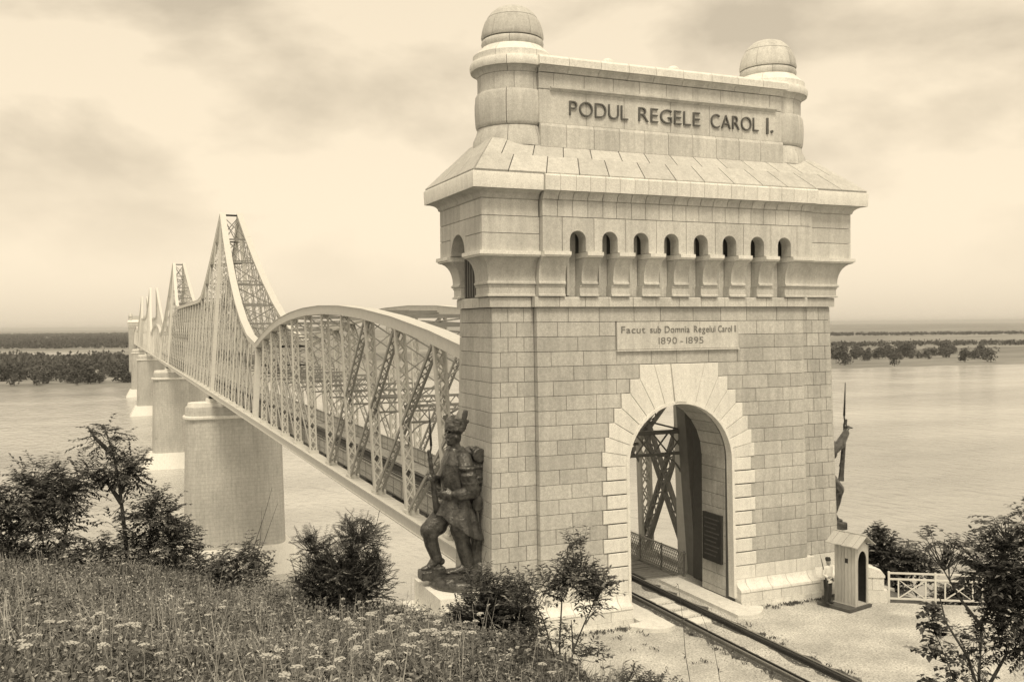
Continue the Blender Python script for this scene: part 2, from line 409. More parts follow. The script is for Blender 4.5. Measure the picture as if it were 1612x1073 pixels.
# shaft courses
for k in range(0, 19):
    z1, z0 = Zk(k), Zk(k+1); par = k % 2
    for sg in (-1, 1):
        lim = 0 if k < 4 else XS.get(k, 3.2 - .17*(k % 2))
        if k in (1, 2): lim = 2.56
        runs = split(lim, CX, 1.22, par) if lim else ([(-x1, -x0) for x0, x1 in reversed(split(-CX, CX, 1.2, par))] if sg < 0 else [])
        for a, c in runs:
            s0, s1 = (a, c) if sg > 0 else (-c, -a)
            block('ashlar_block', fC, s0, s1, z0, z1, STONE, 0.0, .3)
        for a, c in ([(CX, CX+.62), (CX+.62, CX+1.2), (CX+1.2, W)] if par else [(CX, CX+.36), (CX+.36, CX+.93), (CX+.93, W)]):
            s0, s1 = (a, c) if sg > 0 else (-c, -a)
            block('corner_block', fK, s0, s1, z0, z1, STONE)
    for a, c in split(SB + .13, D, .78, par):
        block('flank_block', fL, a, c, z0, z1, STONE)
mbs = MB()
for k in range(0, 19):
    for a, c in split(SB + .13, D, .78, k % 2): block('', fR, a, c, Zk(k+1), Zk(k), STONE, mb=mbs)
    for sg in (-1, 1):
        for a, c in split(3.5 if k > 3 else .05, W - .15, 1.2, k % 2):
            block('', fB, min(sg*a, sg*c), max(sg*a, sg*c), Zk(k+1), Zk(k), STONE, mb=mbs)
stuff(mbs.build('hidden_side_masonry', STONE, portal))
# voussoirs
def vous(name, poly, o, material=STONEL, depth=.3):
    cx = sum(p[0] for p in poly)/len(poly); cz = sum(p[1] for p in poly)/len(poly)
    def shr(g):
        out_ = []
        for i, (x, z) in enumerate(poly):
            L = math.hypot(x-cx, z-cz); out_.append((x - (x-cx)/L*g, z - (z-cz)/L*g))
        return out_
    b = MB(); A = shr(.018); Bp = shr(.034); n = len(A)
    vs = [fC(x, z, o-depth) for x, z in A] + [fC(x, z, o-.016) for x, z in A] + [fC(x, z, o) for x, z in Bp]
    fs = [tuple(range(2*n, 3*n))]
    for a in (0, n):
        for i in range(n): fs.append((a+i, a+(i+1)%n, a+n+(i+1)%n, a+n+i))
    b.add(vs, fs); return b.build(name, material, portal)
def ang(k): return math.atan2(Zk(k+1) - ZC, XS[k])
for sg in (-1, 1):
    for k in range(5, 11):
        tu, tl = ang(k-1), ang(k)
        pts = [(AR*math.cos(t), ZC + AR*math.sin(t)) for t in np.linspace(tu, tl, 4)]
        pts += [(XS[k], Zk(k+1)), (XS[k], Zk(k)), (XS[k-1], Zk(k))]
        vous('voussoir', [(sg*x, z) for x, z in pts], .045)
    for k in range(11, 19):
        wq = 3.2 - .17*(k % 2)
        s0, s1 = (AR, wq) if sg > 0 else (-wq, -AR)
        block('jamb_quoin', fC, s0, s1, Zk(k+1), Zk(k) - .012 + (.0 if k > 11 else 0), STONEL, .045, .3, .016, .016)
tb = [ang(4), R(73.5), R(83.8), R(96.2), R(106.5), math.pi - ang(4)]
for i in range(5):
    a, c = tb[i], tb[i+1]
    pts = [(AR*math.cos(t), ZC + AR*math.sin(t)) for t in np.linspace(c, a, 4)]
    H = Zk(4) - ZC
    pa = [(XS[4], Zk(5)), (XS[4], Zk(4))] if i == 0 else [(H/math.tan(a), Zk(4))]
    pc = [(-XS[4], Zk(4)), (-XS[4], Zk(5))] if i == 4 else [(H/math.tan(c), Zk(4))]
    vous('keystone' if i == 2 else 'voussoir', pts + pa + pc, .10 if i == 2 else .045)
# rim moulding round the opening, and the reveal blocks
b = MB()
pth = [(-AR, .55)] + [(-AR, z) for z in np.linspace(1.5, ZC-.2, 6)] + [(x, z) for x, z in reversed(arc)] + [(AR, z) for z in np.linspace(ZC-.2, 1.5, 6)] + [(AR, .55)]
cxn = []
for i, (x, z) in enumerate(pth):
    if z > ZC: nx_, nz_ = x/AR, (z-ZC)/AR
    else: nx_, nz_ = math.copysign(1, x), 0
    cxn.append((nx_, nz_))
for i in range(len(pth)-1):
    q = []
    for j in (i, i+1):
        x, z = pth[j]; nx_, nz_ = cxn[j]
        for (dr, oo) in ((-.05, -.28), (-.05, .07), (.055, .07), (.055, -.28)):
            q.append(fC(x + nx_*dr, z + nz_*dr, oo))
    b.add(q, [(0,1,5,4),(1,2,6,5),(2,3,7,6),(3,0,4,7)])
autosmooth(b.build('arch_rim', STONEL, portal), 40)
for sg in (-1, 1):
    for k in range(11, 22):
        z1, z0 = Zk(k), max(Zk(k+1), .45)
        cut = .85 if k % 2 else 1.2
        for y0, y1 in ((.30, cut), (cut, TY)):
            block('reveal_block', lambda y, z, o, sg=sg: (sg*(AR + .02 - o), y, z), y0, y1, z0, z1, STONE, .045, .1)
for i in range(14):      # vault stones, running through the thickness
    a, c = math.pi*i/14, math.pi*(i+1)/14
    b = MB(); g = .006
    q = []
    for y in (.30, TY):
        for t, rr in ((a+g, AR-.03), (c-g, AR-.03), (c-g, AR+.02), (a+g, AR+.02)):
            q.append((rr*math.cos(t), y, ZC + rr*math.sin(t)))
    b.add(q, [(0,1,2,3),(4,5,6,7),(0,1,5,4),(1,2,6,5),(2,3,7,6),(3,0,4,7)])
    b.build('vault_stone', STONE, portal)
# generic moulded courses: a profile [(out, z)] extruded along a face
def profseg(name, fm, s0, s1, prof, material, gap=.009, back=None):
    if back is None: back = -.30 if fm is fC else -.03
    s0 += gap; s1 -= gap
    pr = [(back, prof[0][1])] + prof + [(back, prof[-1][1])]
    n = len(pr); b = MB()
    vs = [fm(s0, z, o) for o, z in pr] + [fm(s1, z, o) for o, z in pr]
    b.add(vs, [tuple(range(n)), tuple(reversed(range(n, 2*n)))] + [(i, (i+1)%n, (i+1)%n+n, i+n) for i in range(n)])
    ob = b.build(name, material, portal)
    if len(prof) > 4: autosmooth(ob, 40)
    return ob
def segs(name, fm, s0, s1, w, prof, material, par=0, **k):
    for a, c in split(s0, s1, w, par, .05): profseg(name, fm, a, c, prof, material, **k)
# plinth
PL1 = [(.02, 1.215), (.02, 1.69)]
PL2 = [(.34, .765), (.36, .80), (.34, .88), (.24, .93), (.13, 1.0), (.07, 1.1), (.04, 1.205)]
PL3 = [(.34, .44), (.34, .755)]
PL4 = [(.37, .06), (.37, .43)]
for sg in (-1, 1):
    for i, pr in enumerate((PL1, PL2, PL3, PL4)):
        for a, c in split(AR + .04, CX + .34, 1.0, i % 2, .05):
            profseg('plinth_block', fC, min(sg*a, sg*c), max(sg*a, sg*c), pr, STONEL)
        a, c = CX + .36, W + .36
        profseg('plinth_block', fK, min(sg*a, sg*c), max(sg*a, sg*c), pr, STONEL)
        for a, c in split(SB + .02, D, 1.1, i % 2, .05):
            profseg('plinth_block', fL if sg < 0 else fR, a, c, pr, STONEL)
# string course
ST = [(.13, 11.215), (.13, 11.52), (.10, 11.555)]
segs('string_block', fC, -CX - .12, CX + .12, .95, ST, STONEU)
for sg in (-1, 1):
    a, c = CX + .13, W + .13
    profseg('string_block', fK, min(sg*a, sg*c), max(sg*a, sg*c), ST, STONEU)
    segs('string_block', fL if sg < 0 else fR, SB + .01, D, .8, ST, STONEU)
# corbel table
def sweep(name, stations, prof, material, back=-.03):
    """stations: functions out -> (x, y)"""
    pr = [(back, prof[0][1])] + prof + [(back, prof[-1][1])]
    n = len(pr); b = MB(); vs = []
    for st in stations:
        for o, z in pr: x, y = st(o); vs.append((x, y, z))
    fs = [tuple(range(n)), tuple(reversed(range((len(stations)-1)*n, len(stations)*n)))]
    for k in range(len(stations)-1):
        for i in range(n): fs.append((k*n+i, k*n+(i+1)%n, (k+1)*n+(i+1)%n, (k+1)*n+i))
    b.add(vs, fs); ob = b.build(name, material, portal); autosmooth(ob, 40); return ob
OY0, OY1 = 1.28, 2.82       # opening in the flank
def corner_front(sg): return [lambda o: (sg*(CX + .01), SB - o), lambda o: (sg*(W + o), SB - o), lambda o: (sg*(W + o), OY0)]
REAR = [lambda o: (-(W + o), OY1), lambda o: (-(W + o), D + o), lambda o: (W + o, D + o), lambda o: (W + o, OY1)]
def cav(o0, o1, z0, z1, n=7): return [(o0 + (o1-o0)*(1-math.cos(math.pi/2*i/n)), z0 + (z1-z0)*math.sin(math.pi/2*i/n)) for i in range(n+1)]
CB1 = [(.22, 11.57), (.22, 11.62), (.17, 11.65), (.17, 11.88), (.20, 11.91), (.20, 11.945)]
CB2 = [(.22, 11.955), (.25, 11.99), (.25, 12.03), (.21, 12.07)] + cav(.20, .60, 12.10, 12.86)
CB3 = [(.62, 12.87), (.62, 12.905), (.68, 12.93), (.68, 13.05)]
NX = [-4.27, -3.05, -1.83, -.61, .61, 1.83, 3.05, 4.27]; NR = .30
gaps = [(-CX, NX[0]-NR)] + [(NX[i]+NR, NX[i+1]-NR) for i in range(7)] + [(NX[7]+NR, CX)]
for i, (a, c) in enumerate(gaps):
    parts = split(a, c, .75, 0, .02) if i in (0, 8) else [(a, c)]
    for a2, c2 in parts:
        profseg('corbel_base', fC, a2 - (.06 if i not in (0, 8) else 0), c2 + (.06 if i not in (0, 8) else 0), CB1, STONEU)
        profseg('corbel', fC, a2, c2, CB2, STONEU, gap=.006)
        profseg('corbel_shelf', fC, a2, c2, CB3, STONEL, gap=.004)
for sg in (-1, 1):
    for nm, pr, mt in (('corbel_base', CB1, STONEU), ('corbel', CB2, STONEU), ('corbel_shelf', CB3, STONEL)):
        sweep(nm, corner_front(sg), pr, mt)
for nm, pr, mt in (('corbel_base', CB1, STONEU), ('corbel', CB2, STONEU), ('corbel_shelf', CB3, STONEL)):
    sweep(nm, REAR, pr, mt)
for x in NX:
    block('niche_back', fC, x - NR + .01, x + NR - .01, 11.57, 13.9, STONEU, -.22, .05, .002)
    block('niche_pilaster', fC, x - .12, x - .02, 11.60, 13.35, STONEU, -.06, .16, .002)
# wall above the shelf with the niche heads
for i, x in enumerate(NX):
    s0 = -CX + .72 if i == 0 else (NX[i-1] + x)/2; s1 = CX - .72 if i == 7 else (NX[i+1] + x)/2
    g = .009; zc = 13.46
    a_ = [(x + NR*math.cos(t), zc + NR*math.sin(t)) for t in np.linspace(math.pi, 0, 13)]
    poly = [(s0+g, 13.06), (x-NR, 13.06)] + a_ + [(x+NR, 13.06), (s1-g, 13.06), (s1-g, 14.19), (s0+g, 14.19)]
    b = MB(); b.prism(poly, fC, 0.0, .55); b.build('niche_head_stone', STONEU, portal)
for sg in (-1, 1):
    a, c = CX - .72, CX
    block('ashlar_block', fC, min(sg*a, sg*c), max(sg*a, sg*c), 13.05, 14.2, STONEU, .55, .55)
    for z0, z1 in ((13.06, 13.62), (13.64, 14.19)): sweep('corner_block', corner_front(sg), [(.55, z0), (.55, z1)], STONEU)
    f = fL if sg < 0 else fR
    yc = (OY0 + OY1)/2; rr = .70
    a_ = [(yc + rr*math.cos(t), 13.06 + rr*math.sin(t)) for t in np.linspace(math.pi, 0, 17)]
    b = MB(); b.prism([(OY0 + .01, 13.06)] + a_ + [(OY1 - .01, 13.06), (OY1 - .01, 14.19), (OY0 + .01, 14.19)], f, 0, .55); b.build('flank_arch_stone', STONEU, portal)
    b = MB(); b.prism([(OY0 + .05, 11.57), (OY1 - .05, 11.57), (OY1 - .05, 13.9), (OY0 + .05, 13.9)], f, .005, .03); b.build('opening_shade_panel', DARKI, portal)  # dark panel stands in for the shade inside the flank opening
    for q in range(6):
        yy = OY0 + .15 + q*.25
        block('grille_bar', f, yy, yy + .05, 11.6, 13.6, IRONG, .06, .04, .002)
for z0, z1 in ((13.06, 13.62), (13.64, 14.19)): sweep('rear_wall_course', REAR, [(.55, z0), (.55, z1)], STONEU)
# frieze blocks, cove, eave
FR = [(.55, 14.21), (.55, 14.745)]
CO = [(.57, 14.755)] + cav(.60, .82, 14.78, 15.02, 6)
EV = [(.86, 15.03), (.88, 15.50), (.84, 15.56)]
segs('frieze_block', fC, -CX, CX, .56, FR, STONEU)
segs('cove_block', fC, -CX, CX, .56, CO, STONEU, gap=.012)
segs('eave_block', fC, -CX-.02, CX+.02, .56, EV, STONEL, gap=.007, back=.2)
EV2 = [(1.0, 15.03), (1.02, 15.50), (.98, 15.56)]
def ring(sg): return [lambda o: (sg*(CX + .04), SB - o), lambda o: (sg*(W + o), SB - o), lambda o: (sg*(W + o), YM - .005)]
RR = [lambda o: (-(W + o), YM + .005), lambda o: (-(W + o), D + o), lambda o: (W + o, D + o), lambda o: (W + o, YM + .005)]
for st in (ring(-1), ring(1), RR):
    sweep('frieze_block', st, FR, STONEU); sweep('cove_block', st, [(.57, 14.755)] + cav(.60, .96, 14.78, 15.02, 6), STONEU)
    sweep('eave_block', st, EV2, STONEL, back=.2)
# sloping roof of stone slabs
RB0 = (8.03, -.74, 4.36, 15.55); RT0 = (6.78, .86, 3.0, 16.92)
def roofpt(side, a, t, lift):
    x0, yf, yb, z0 = [RB0[i] + (RT0[i] - RB0[i])*t for i in range(4)]
    if side == 'f': return V(-x0 + 2*x0*a, yf - lift*.5, z0 + lift)
    if side == 'b': return V(-x0 + 2*x0*a, yb + lift*.5, z0 + lift)
    if side == 'l': return V(-x0 - lift*.5, yb + (yf - yb)*a, z0 + lift)
    return V(x0 + lift*.5, yf + (yb - yf)*a, z0 + lift)
b = MB(); q = []
for i, P4 in enumerate((RB0, RT0)):
    x0, yf, yb, z0 = P4; q += [(-x0, yf, z0), (x0, yf, z0), (x0, yb, z0), (-x0, yb, z0)]
b.add(q, [(0,1,2,3),(4,5,6,7),(0,1,5,4),(1,2,6,5),(2,3,7,6),(3,0,4,7)]); b.build('roof_bed', JOINT, portal)
for side, nn in (('f', 13), ('l', 3), ('r', 3), ('b', 13)):
    for row in range(2):
        t0, t1 = row*.5 + .006, row*.5 + .494
        cuts = [0] + [min(max((i + (.5 if row else 0) + U(-.08, .08))/nn, .03), .97) for i in range(1 - row, nn)] + [1]
        for a0, a1 in zip(cuts[:-1], cuts[1:]):
            if a1 - a0 < .02: continue
            gg = .0012 if nn > 5 else .005
            b = MB(); vs = []
            for lift in (.0, .055 - .012*row):
                for a, t in ((a0+gg, t0), (a1-gg, t0), (a1-gg, t1), (a0+gg, t1)): vs.append(roofpt(side, a, t, lift))
            b.add(vs, [(0,3,2,1),(4,5,6,7),(0,1,5,4),(1,2,6,5),(2,3,7,6),(3,0,4,7)])
            b.build('roof_slab', STONER, portal)
# attic with the inscription
AY, AYB, AX = .64, 3.2, 5.12
def fA(s, z, o): return (s, AY - o, z)
b = MB(); b.box(-AX+.05, AX-.05, AY+.06, AYB-.06, 16.6, 19.6); b.build('attic_core', JOINT, portal)
segs('attic_base_block', fA, -AX, AX, 1.06, [(.10, 16.72), (.10, 17.42), (.05, 17.53)], STONEU)
for a, c in split(-AX, AX, 1.7, 0, .08): block('attic_block', fA, a, c, 17.54, 18.70, STONEU, 0, .12, .007)
profseg('inscription_moulding', fA, -4.72, 4.82, [(.03, 18.66), (.05, 18.70), (.14, 18.735), (.14, 18.80)], STONEU)
for a, c in split(-AX, AX, 1.15, 1, .05): block('attic_block', fA, a, c, 18.71, 19.28, STONEU, 0, .12, .007)
segs('attic_cove', fA, -AX - .02, AX + .02, 1.2, [(.04, 19.29)] + cav(.05, .26, 19.30, 19.47, 6), STONEU)
segs('attic_coping', fA, -AX - .1, AX + .1, 1.2, [(.30, 19.48), (.30, 19.72), (.24, 19.80)], STONEL, back=-2.6)
b = MB(); b.box(-AX, AX, AYB-.06, AYB, 16.7, 19.46); b.build('attic_back', STONEU, portal)
for x in (-2.45, .25):     # small rounded knobs on the coping
    b = MB(); b.ell((x, AY - .02, 19.81), (.24, .2, .17), 12, 8); b.build('coping_knob', STONEL, portal, True)
# the two turrets
def arcseg(name, prof, c, a0, a1, thick, material, n=8, parent=None):
    b = MB(); m = len(prof); vs = []
    for j in range(n+1):
        t = a0 + (a1-a0)*j/n; ct, st_ = math.cos(t), math.sin(t)
        vs += [(c[0] + r*ct, c[1] + r*st_, z) for r, z in prof]
        vs += [(c[0] + max(r-thick, .02)*ct, c[1] + max(r-thick, .02)*st_, z) for r, z in reversed(prof)]
    k = 2*m; fs = [tuple(range(k)), tuple(reversed(range(n*k, n*k+k)))]
    for j in range(n):
        for i in range(k): fs.append((j*k+i, j*k+(i+1)%k, (j+1)*k+(i+1)%k, (j+1)*k+i))
    b.add(vs, fs); ob = b.build(name, material, portal); autosmooth(ob, 45); return ob
TS = .89
for sg in (-1, 1):
    c = (sg*5.52, 1.98); ph = .25
    b = MB(); b.lathe([(1.28*TS-.06, 16.5), (1.28*TS-.06, 19.6), (1.0*TS, 20.0), (1.0*TS, 20.7), (.85*TS, 21.2), (.02, 21.3)], c, 28); b.build('turret_core', JOINT, portal)
    def ringsegs(name, prof, n, material, shift=0, thick=.2, g=.006):
        for j in range(n):
            a0 = ph + shift + 2*math.pi*j/n + g; a1 = ph + shift + 2*math.pi*(j+1)/n - g
            arcseg(name, [(r_*TS, z_) for r_, z_ in prof], c, a0, a1, thick, material, max(3, int(36/n)))
    ringsegs('turret_foot_stone', [(1.62, 16.75), (1.60, 17.05), (1.47, 17.30), (1.42, 17.46)], 8, STONEU)
    ringsegs('drum_stone', [(1.40, 17.47), (1.46, 17.50), (1.50, 17.60), (1.53, 18.0), (1.53, 18.3), (1.50, 18.58), (1.46, 18.66), (1.43, 18.70)], 7, STONEU, .3, g=.009)
    ringsegs('drum_band_stone', [(1.41, 18.71), (1.41, 19.27)], 11, STONEU, .1)
    ringsegs('drum_cove_stone', [(1.43, 19.28)] + [(1.44 + o, z) for o, z in cav(0, .22, 19.30, 19.46, 5)], 8, STONEU)
    ringsegs('drum_cornice_stone', [(1.68, 19.47), (1.71, 19.55), (1.71, 19.70), (1.66, 19.79)], 8, STONEL)
    ringsegs('turret_neck_stone', [(1.58, 19.80), (1.58, 20.02), (1.50, 20.08), (1.30, 20.24), (1.22, 20.32)], 6, STONEL, .5, thick=.35)
    ringsegs('turret_ring_stone', [(1.18, 20.33), (1.22, 20.38), (1.24, 20.48), (1.22, 20.58), (1.16, 20.62)], 5, STONEU, .2)
    ringsegs('dome_stone', [(1.22, 20.64), (1.245, 20.70), (1.235, 20.80), (1.20, 20.98), (1.11, 21.22), (1.0, 21.38)], 5, STONEU, .9, thick=.25)
    b = MB(); b.lathe([(1.0*TS, 21.39), (.86*TS, 21.56), (.64*TS, 21.72), (.36*TS, 21.81), (.12*TS, 21.84), (.01, 21.845)], c, 32); ob = b.build('dome_cap', STONEU, portal, True)
# inscription panel and lettering
b = MB(); g = .0
for a, c in ((-2.54, -.85), (-.85, .85), (.85, 2.54)): block('inscription_panel', fC, a, c, 9.72, 10.69, STONEU, .07, .12, .003, .012)
profseg('panel_sill', fC, -2.56, 2.56, [(.10, 9.665), (.10, 9.715)], STONEU)
def text_mesh(s, ext=.02, bev=0.0, off=0.0):
    cu = bpy.data.curves.new('t', 'FONT'); cu.body = s; cu.size = 1; cu.extrude = ext; cu.bevel_depth = bev; cu.offset = off; cu.align_x = 'LEFT'
    o = bpy.data.objects.new('t', cu); COL.objects.link(o)
    bpy.context.view_layer.update()
    me = bpy.data.meshes.new_from_object(o.evaluated_get(bpy.context.evaluated_depsgraph_get()))
    bpy.data.objects.remove(o); bpy.data.curves.remove(cu)
    return me
def letters(name, word, x0, x1, zb, hgt, y, material, parent, depth=.05, fat=0.0, back=0):
    """one mesh for each letter, set between x0 and x1 on the wall plane y"""
    ms = [text_mesh(ch, .5, 0.0, fat) for ch in word]; ex = []
    for me in ms:
        co = np.array([v.co[:] for v in me.vertices]); ex.append((co[:, 0].min(), co[:, 0].max(), co[:, 1].max()))
    gap_ = .12; tot = sum(e[1]-e[0] for e in ex) + gap_*(len(word)-1)
    k = (x1 - x0)/tot; x = x0; capz = .70
    for me, e, ch in zip(ms, ex, word):
        for v in me.vertices:
            lx, lz, ly = v.co.x, v.co.y, v.co.z
            v.co = (x + (lx - e[0])*k - parent.location.x, y - (ly + .5)*depth - parent.location.y, zb + lz*hgt/capz - parent.location.z)
        me.materials.clear(); me.materials.append(material)
        o = bpy.data.objects.new(name, me); COL.objects.link(o); o.parent = parent
        x += (e[1] - e[0] + gap_)*k
LETTER = mat('letter_metal', .12, .6, .25, 20)
ENGR = mat('letter_engraved', .22, .9, .2, 20)
for w_, x0, x1 in (('PODUL', -3.98, -1.66), ('REGELE', -1.22, 1.38), ('CAROL', 1.86, 4.0)):
    letters('inscription_letter', w_, x0, x1, 17.86, .53, AY + .002, LETTER, portal, .07, -.014)
letters('inscription_letter', 'I', 4.38, 4.46, 17.80, .62, AY + .002, LETTER, portal, .07, 0.0)
letters('inscription_letter', '.', 4.58, 4.68, 17.86, .62, AY + .002, LETTER, portal, .07, 0.0)
py_ = -bo(10.2) - .07
for w_, x0, x1 in (('F\u0103cut', -2.38, -1.42), ('sub', -1.22, -.78), ('Domnia', -.62, .42), ('Regelui', .60, 1.52), ('Carol', 1.64, 2.24), ('I', 2.36, 2.41)):
    letters('panel_letter', w_ if w_ != 'F\u0103cut' else 'Facut', x0, x1, 10.30, .24, py_ + .004, ENGR, portal, .02)
for w_, x0, x1 in (('1890', -.88, -.12), ('-', .02, .14), ('1895', .26, 1.0)):
    letters('panel_letter', w_, x0, x1, 9.90, .24, py_ + .004, ENGR, portal, .02)
# dark memorial plaque on the right reveal
b = MB(); b.box(AR - .12, AR - .03, .42, 1.62, 1.62, 3.44); plaque = tag(b.build('memorial_plaque', DARKI), 'dark metal memorial plaque fixed to the right reveal inside the arch', 'plaque')
b = MB()
for i in range(9):
    z = 3.2 - i*.17; b.box(AR - .127, AR - .119, .55 + .1*(i % 3), 1.5 - .08*(i % 2), z, z + .05)
b.build('plaque_relief', mat('plaque_relief', .10, .6, .3, 20), plaque)

# ------------------------------------------------------------------ the railway bridge
bridge = thing('railway_bridge', 'long pale iron lattice railway bridge crossing the wide river to the far bank', 'bridge', (0, 4.5, 0))
PANEL = 6.95
def laced(mb, A, B, wd, w, t, dep, step, bar=.07, faces=1):
    A = Vector(A); B = Vector(B); wd = Vector(wd).normalized(); d = (B - A); L = d.length; d.normalize()
    wd = (wd - d*wd.dot(d)).normalized(); nn = d.cross(wd)
    for sg in (-1, 1): mb.beam(A + wd*sg*(w-t)/2, B + wd*sg*(w-t)/2, t, dep, wd)
    n = max(2, int(L/step)); h = (w-t)/2
    for k in range(faces):
        off = nn*((dep/2 - .012)*(1 if k == 0 else -1))
        for i in range(n):
            a0, a1 = L*i/n, L*(i+1)/n
            mb.beam(A + d*a0 - wd*h + off, A + d*a1 + wd*h + off, bar, .015, wd)
            mb.beam(A + d*a0 + wd*h + off*1.02, A + d*a1 - wd*h + off*1.02, bar, .015, wd)
# top chord heights
PIER_Y = [136., 268., 451., 583.]
HING = [(4.5, 84.5), (319.5, 399.5), (634.5, 713.)]
def topz(y):
    for a, c in HING:
        if a <= y <= c:
            m_ = (a + c)/2; h_ = (c - a)/2; return 11.9 - 3.4*((y - m_)/h_)**2
    dist = min(abs(y - p) for p in PIER_Y)
    # cantilever arm (towards a bow) or anchor span (towards the other pier)
    for a, c in ((84.5, 136.), (268., 319.5), (399.5, 451.), (583., 634.5)):
        if a <= y <= c:
            t = 1 - dist/51.5; return 8.5 + 21.0*(max(t, 0)**1.62)
    t = max(0, 1 - dist/30.0); return 15.9 + 13.6*t**1.25
def topx(y, sg):
    z = topz(y); x = 3.55 - .0745*z
    if sg < 0 and y <= 84.5: x = np.interp(y, [4, 28, 50, 64, 84.5], [4.12, 3.98, 3.78, 3.55, 2.92])
    if sg > 0 and y <= 84.5: x = np.interp(y, [4, 60, 84.5], [3.2, 3.15, 2.92])
    return sg*float(x)
BXC = 3.45
ys = []
def span_nodes(a, c):
    n = max(2, round((c - a)/PANEL)); return [a + (c-a)*i/n for i in range(n+1)]
SEGS = [(8.05, 84.5), (84.5, 136.), (136., 268.), (268., 319.5), (319.5, 399.5), (399.5, 451.), (451., 583.), (583., 634.5), (634.5, 713.)]
def node_b(y, sg): return V(sg*BXC, y, .12)
def node_t(y, sg): return V(topx(y, sg), y, topz(y))
for si, (a, c) in enumerate(SEGS):
    near = c < 270; nodes = span_nodes(a, c)
    if si == 0: nodes = [4.6] + nodes
    for sg in (-1, 1):
        tr = MB()
        for y0, y1 in zip(nodes[:-1], nodes[1:]):
            sub = 1 if near else 1
            p0, p1 = node_t(y0, sg), node_t(y1, sg)
            big = .82 if si != 2 else .7
            tr.beam(p0 - V(0, .02, 0), p1 + V(0, .02, 0), big, .62, V(1, 0, 0))
            # outer cover plate lines
            tr.beam(p0 + V(0, 0, .33), p1 + V(0, 0, .33), big + .12, .03, V(1, 0, 0))
        # bottom chord
        tr.beam((sg*BXC, nodes[0] - .3, -.08), (sg*BXC, nodes[-1], -.08), .62, .42, V(1, 0, 0))
        truss = tr.build('truss', IRON, bridge, label='bowed truss nearest the portal' if si == 0 and sg < 0 else None)
        lat = MB()
        for i, y in enumerate(nodes):
            A, B = node_b(y, sg), node_t(y, sg)
            L = (B - A).length
            if i == len(nodes)-1 and si not in (8,): continue      # shared with the next segment
            heavy = abs(min(abs(y - p) for p in PIER_Y)) < 1 or any(abs(y - q) < .1 for h_ in HING for q in h_)
            pm = MB() if near else lat
            if heavy:
                pm.beam(A - V(0, 0, .1), B, .62, .75, V(1, 0, 0))
            elif near:
                laced(pm, A, B, V(1, 0, 0), .60 if si == 0 else .5, .11, .34, .75 if si == 0 else .95, .065 if si == 0 else .06, 2 if si == 0 else 1)
            else:
                for q in (-.2, .2): pm.beam(A + V(q, 0, 0), B + V(q, 0, 0), .1, .3, V(1, 0, 0))
            if near:
                pm.beam(A + V(0, 0, -.02), A + V(0, 0, .30), .78, .62, V(1, 0, 0))     # foot gusset
                pm.build('hinge_post' if heavy else 'post', IRON, truss)
            # diagonals: each crosses two panels, from the post foot towards midspan
            if near or i % 2 == 0:
                tgt = None
                if si in (0, 4, 8):
                    mid = (nodes[0] + nodes[-1])/2
                    j = i - 2 if y < mid + 4 else i + 2
                elif si == 2 or si == 6:
                    j = i + 2 if y < (a + c)/2 else i - 2
                else:
                    j = i + 2 if (c in PIER_Y) else i - 2
                if 0 <= j < len(nodes):
                    Bd = node_t(nodes[j], sg)
                    dm = MB() if near else lat
                    if near: laced(dm, A + V(0, 0, .1), Bd, V(1, 0, 0), .46 if si == 0 else .36, .08, .2, .8 if si == 0 else 1.1, .055)
                    else: dm.beam(A, Bd, .25, .12, V(1, 0, 0))
                    if near: dm.build('diagonal', IRONM, truss)  # same iron as the posts, coloured darker for shade
        if not near: stuff(lat.build('far_web', IRON, truss))
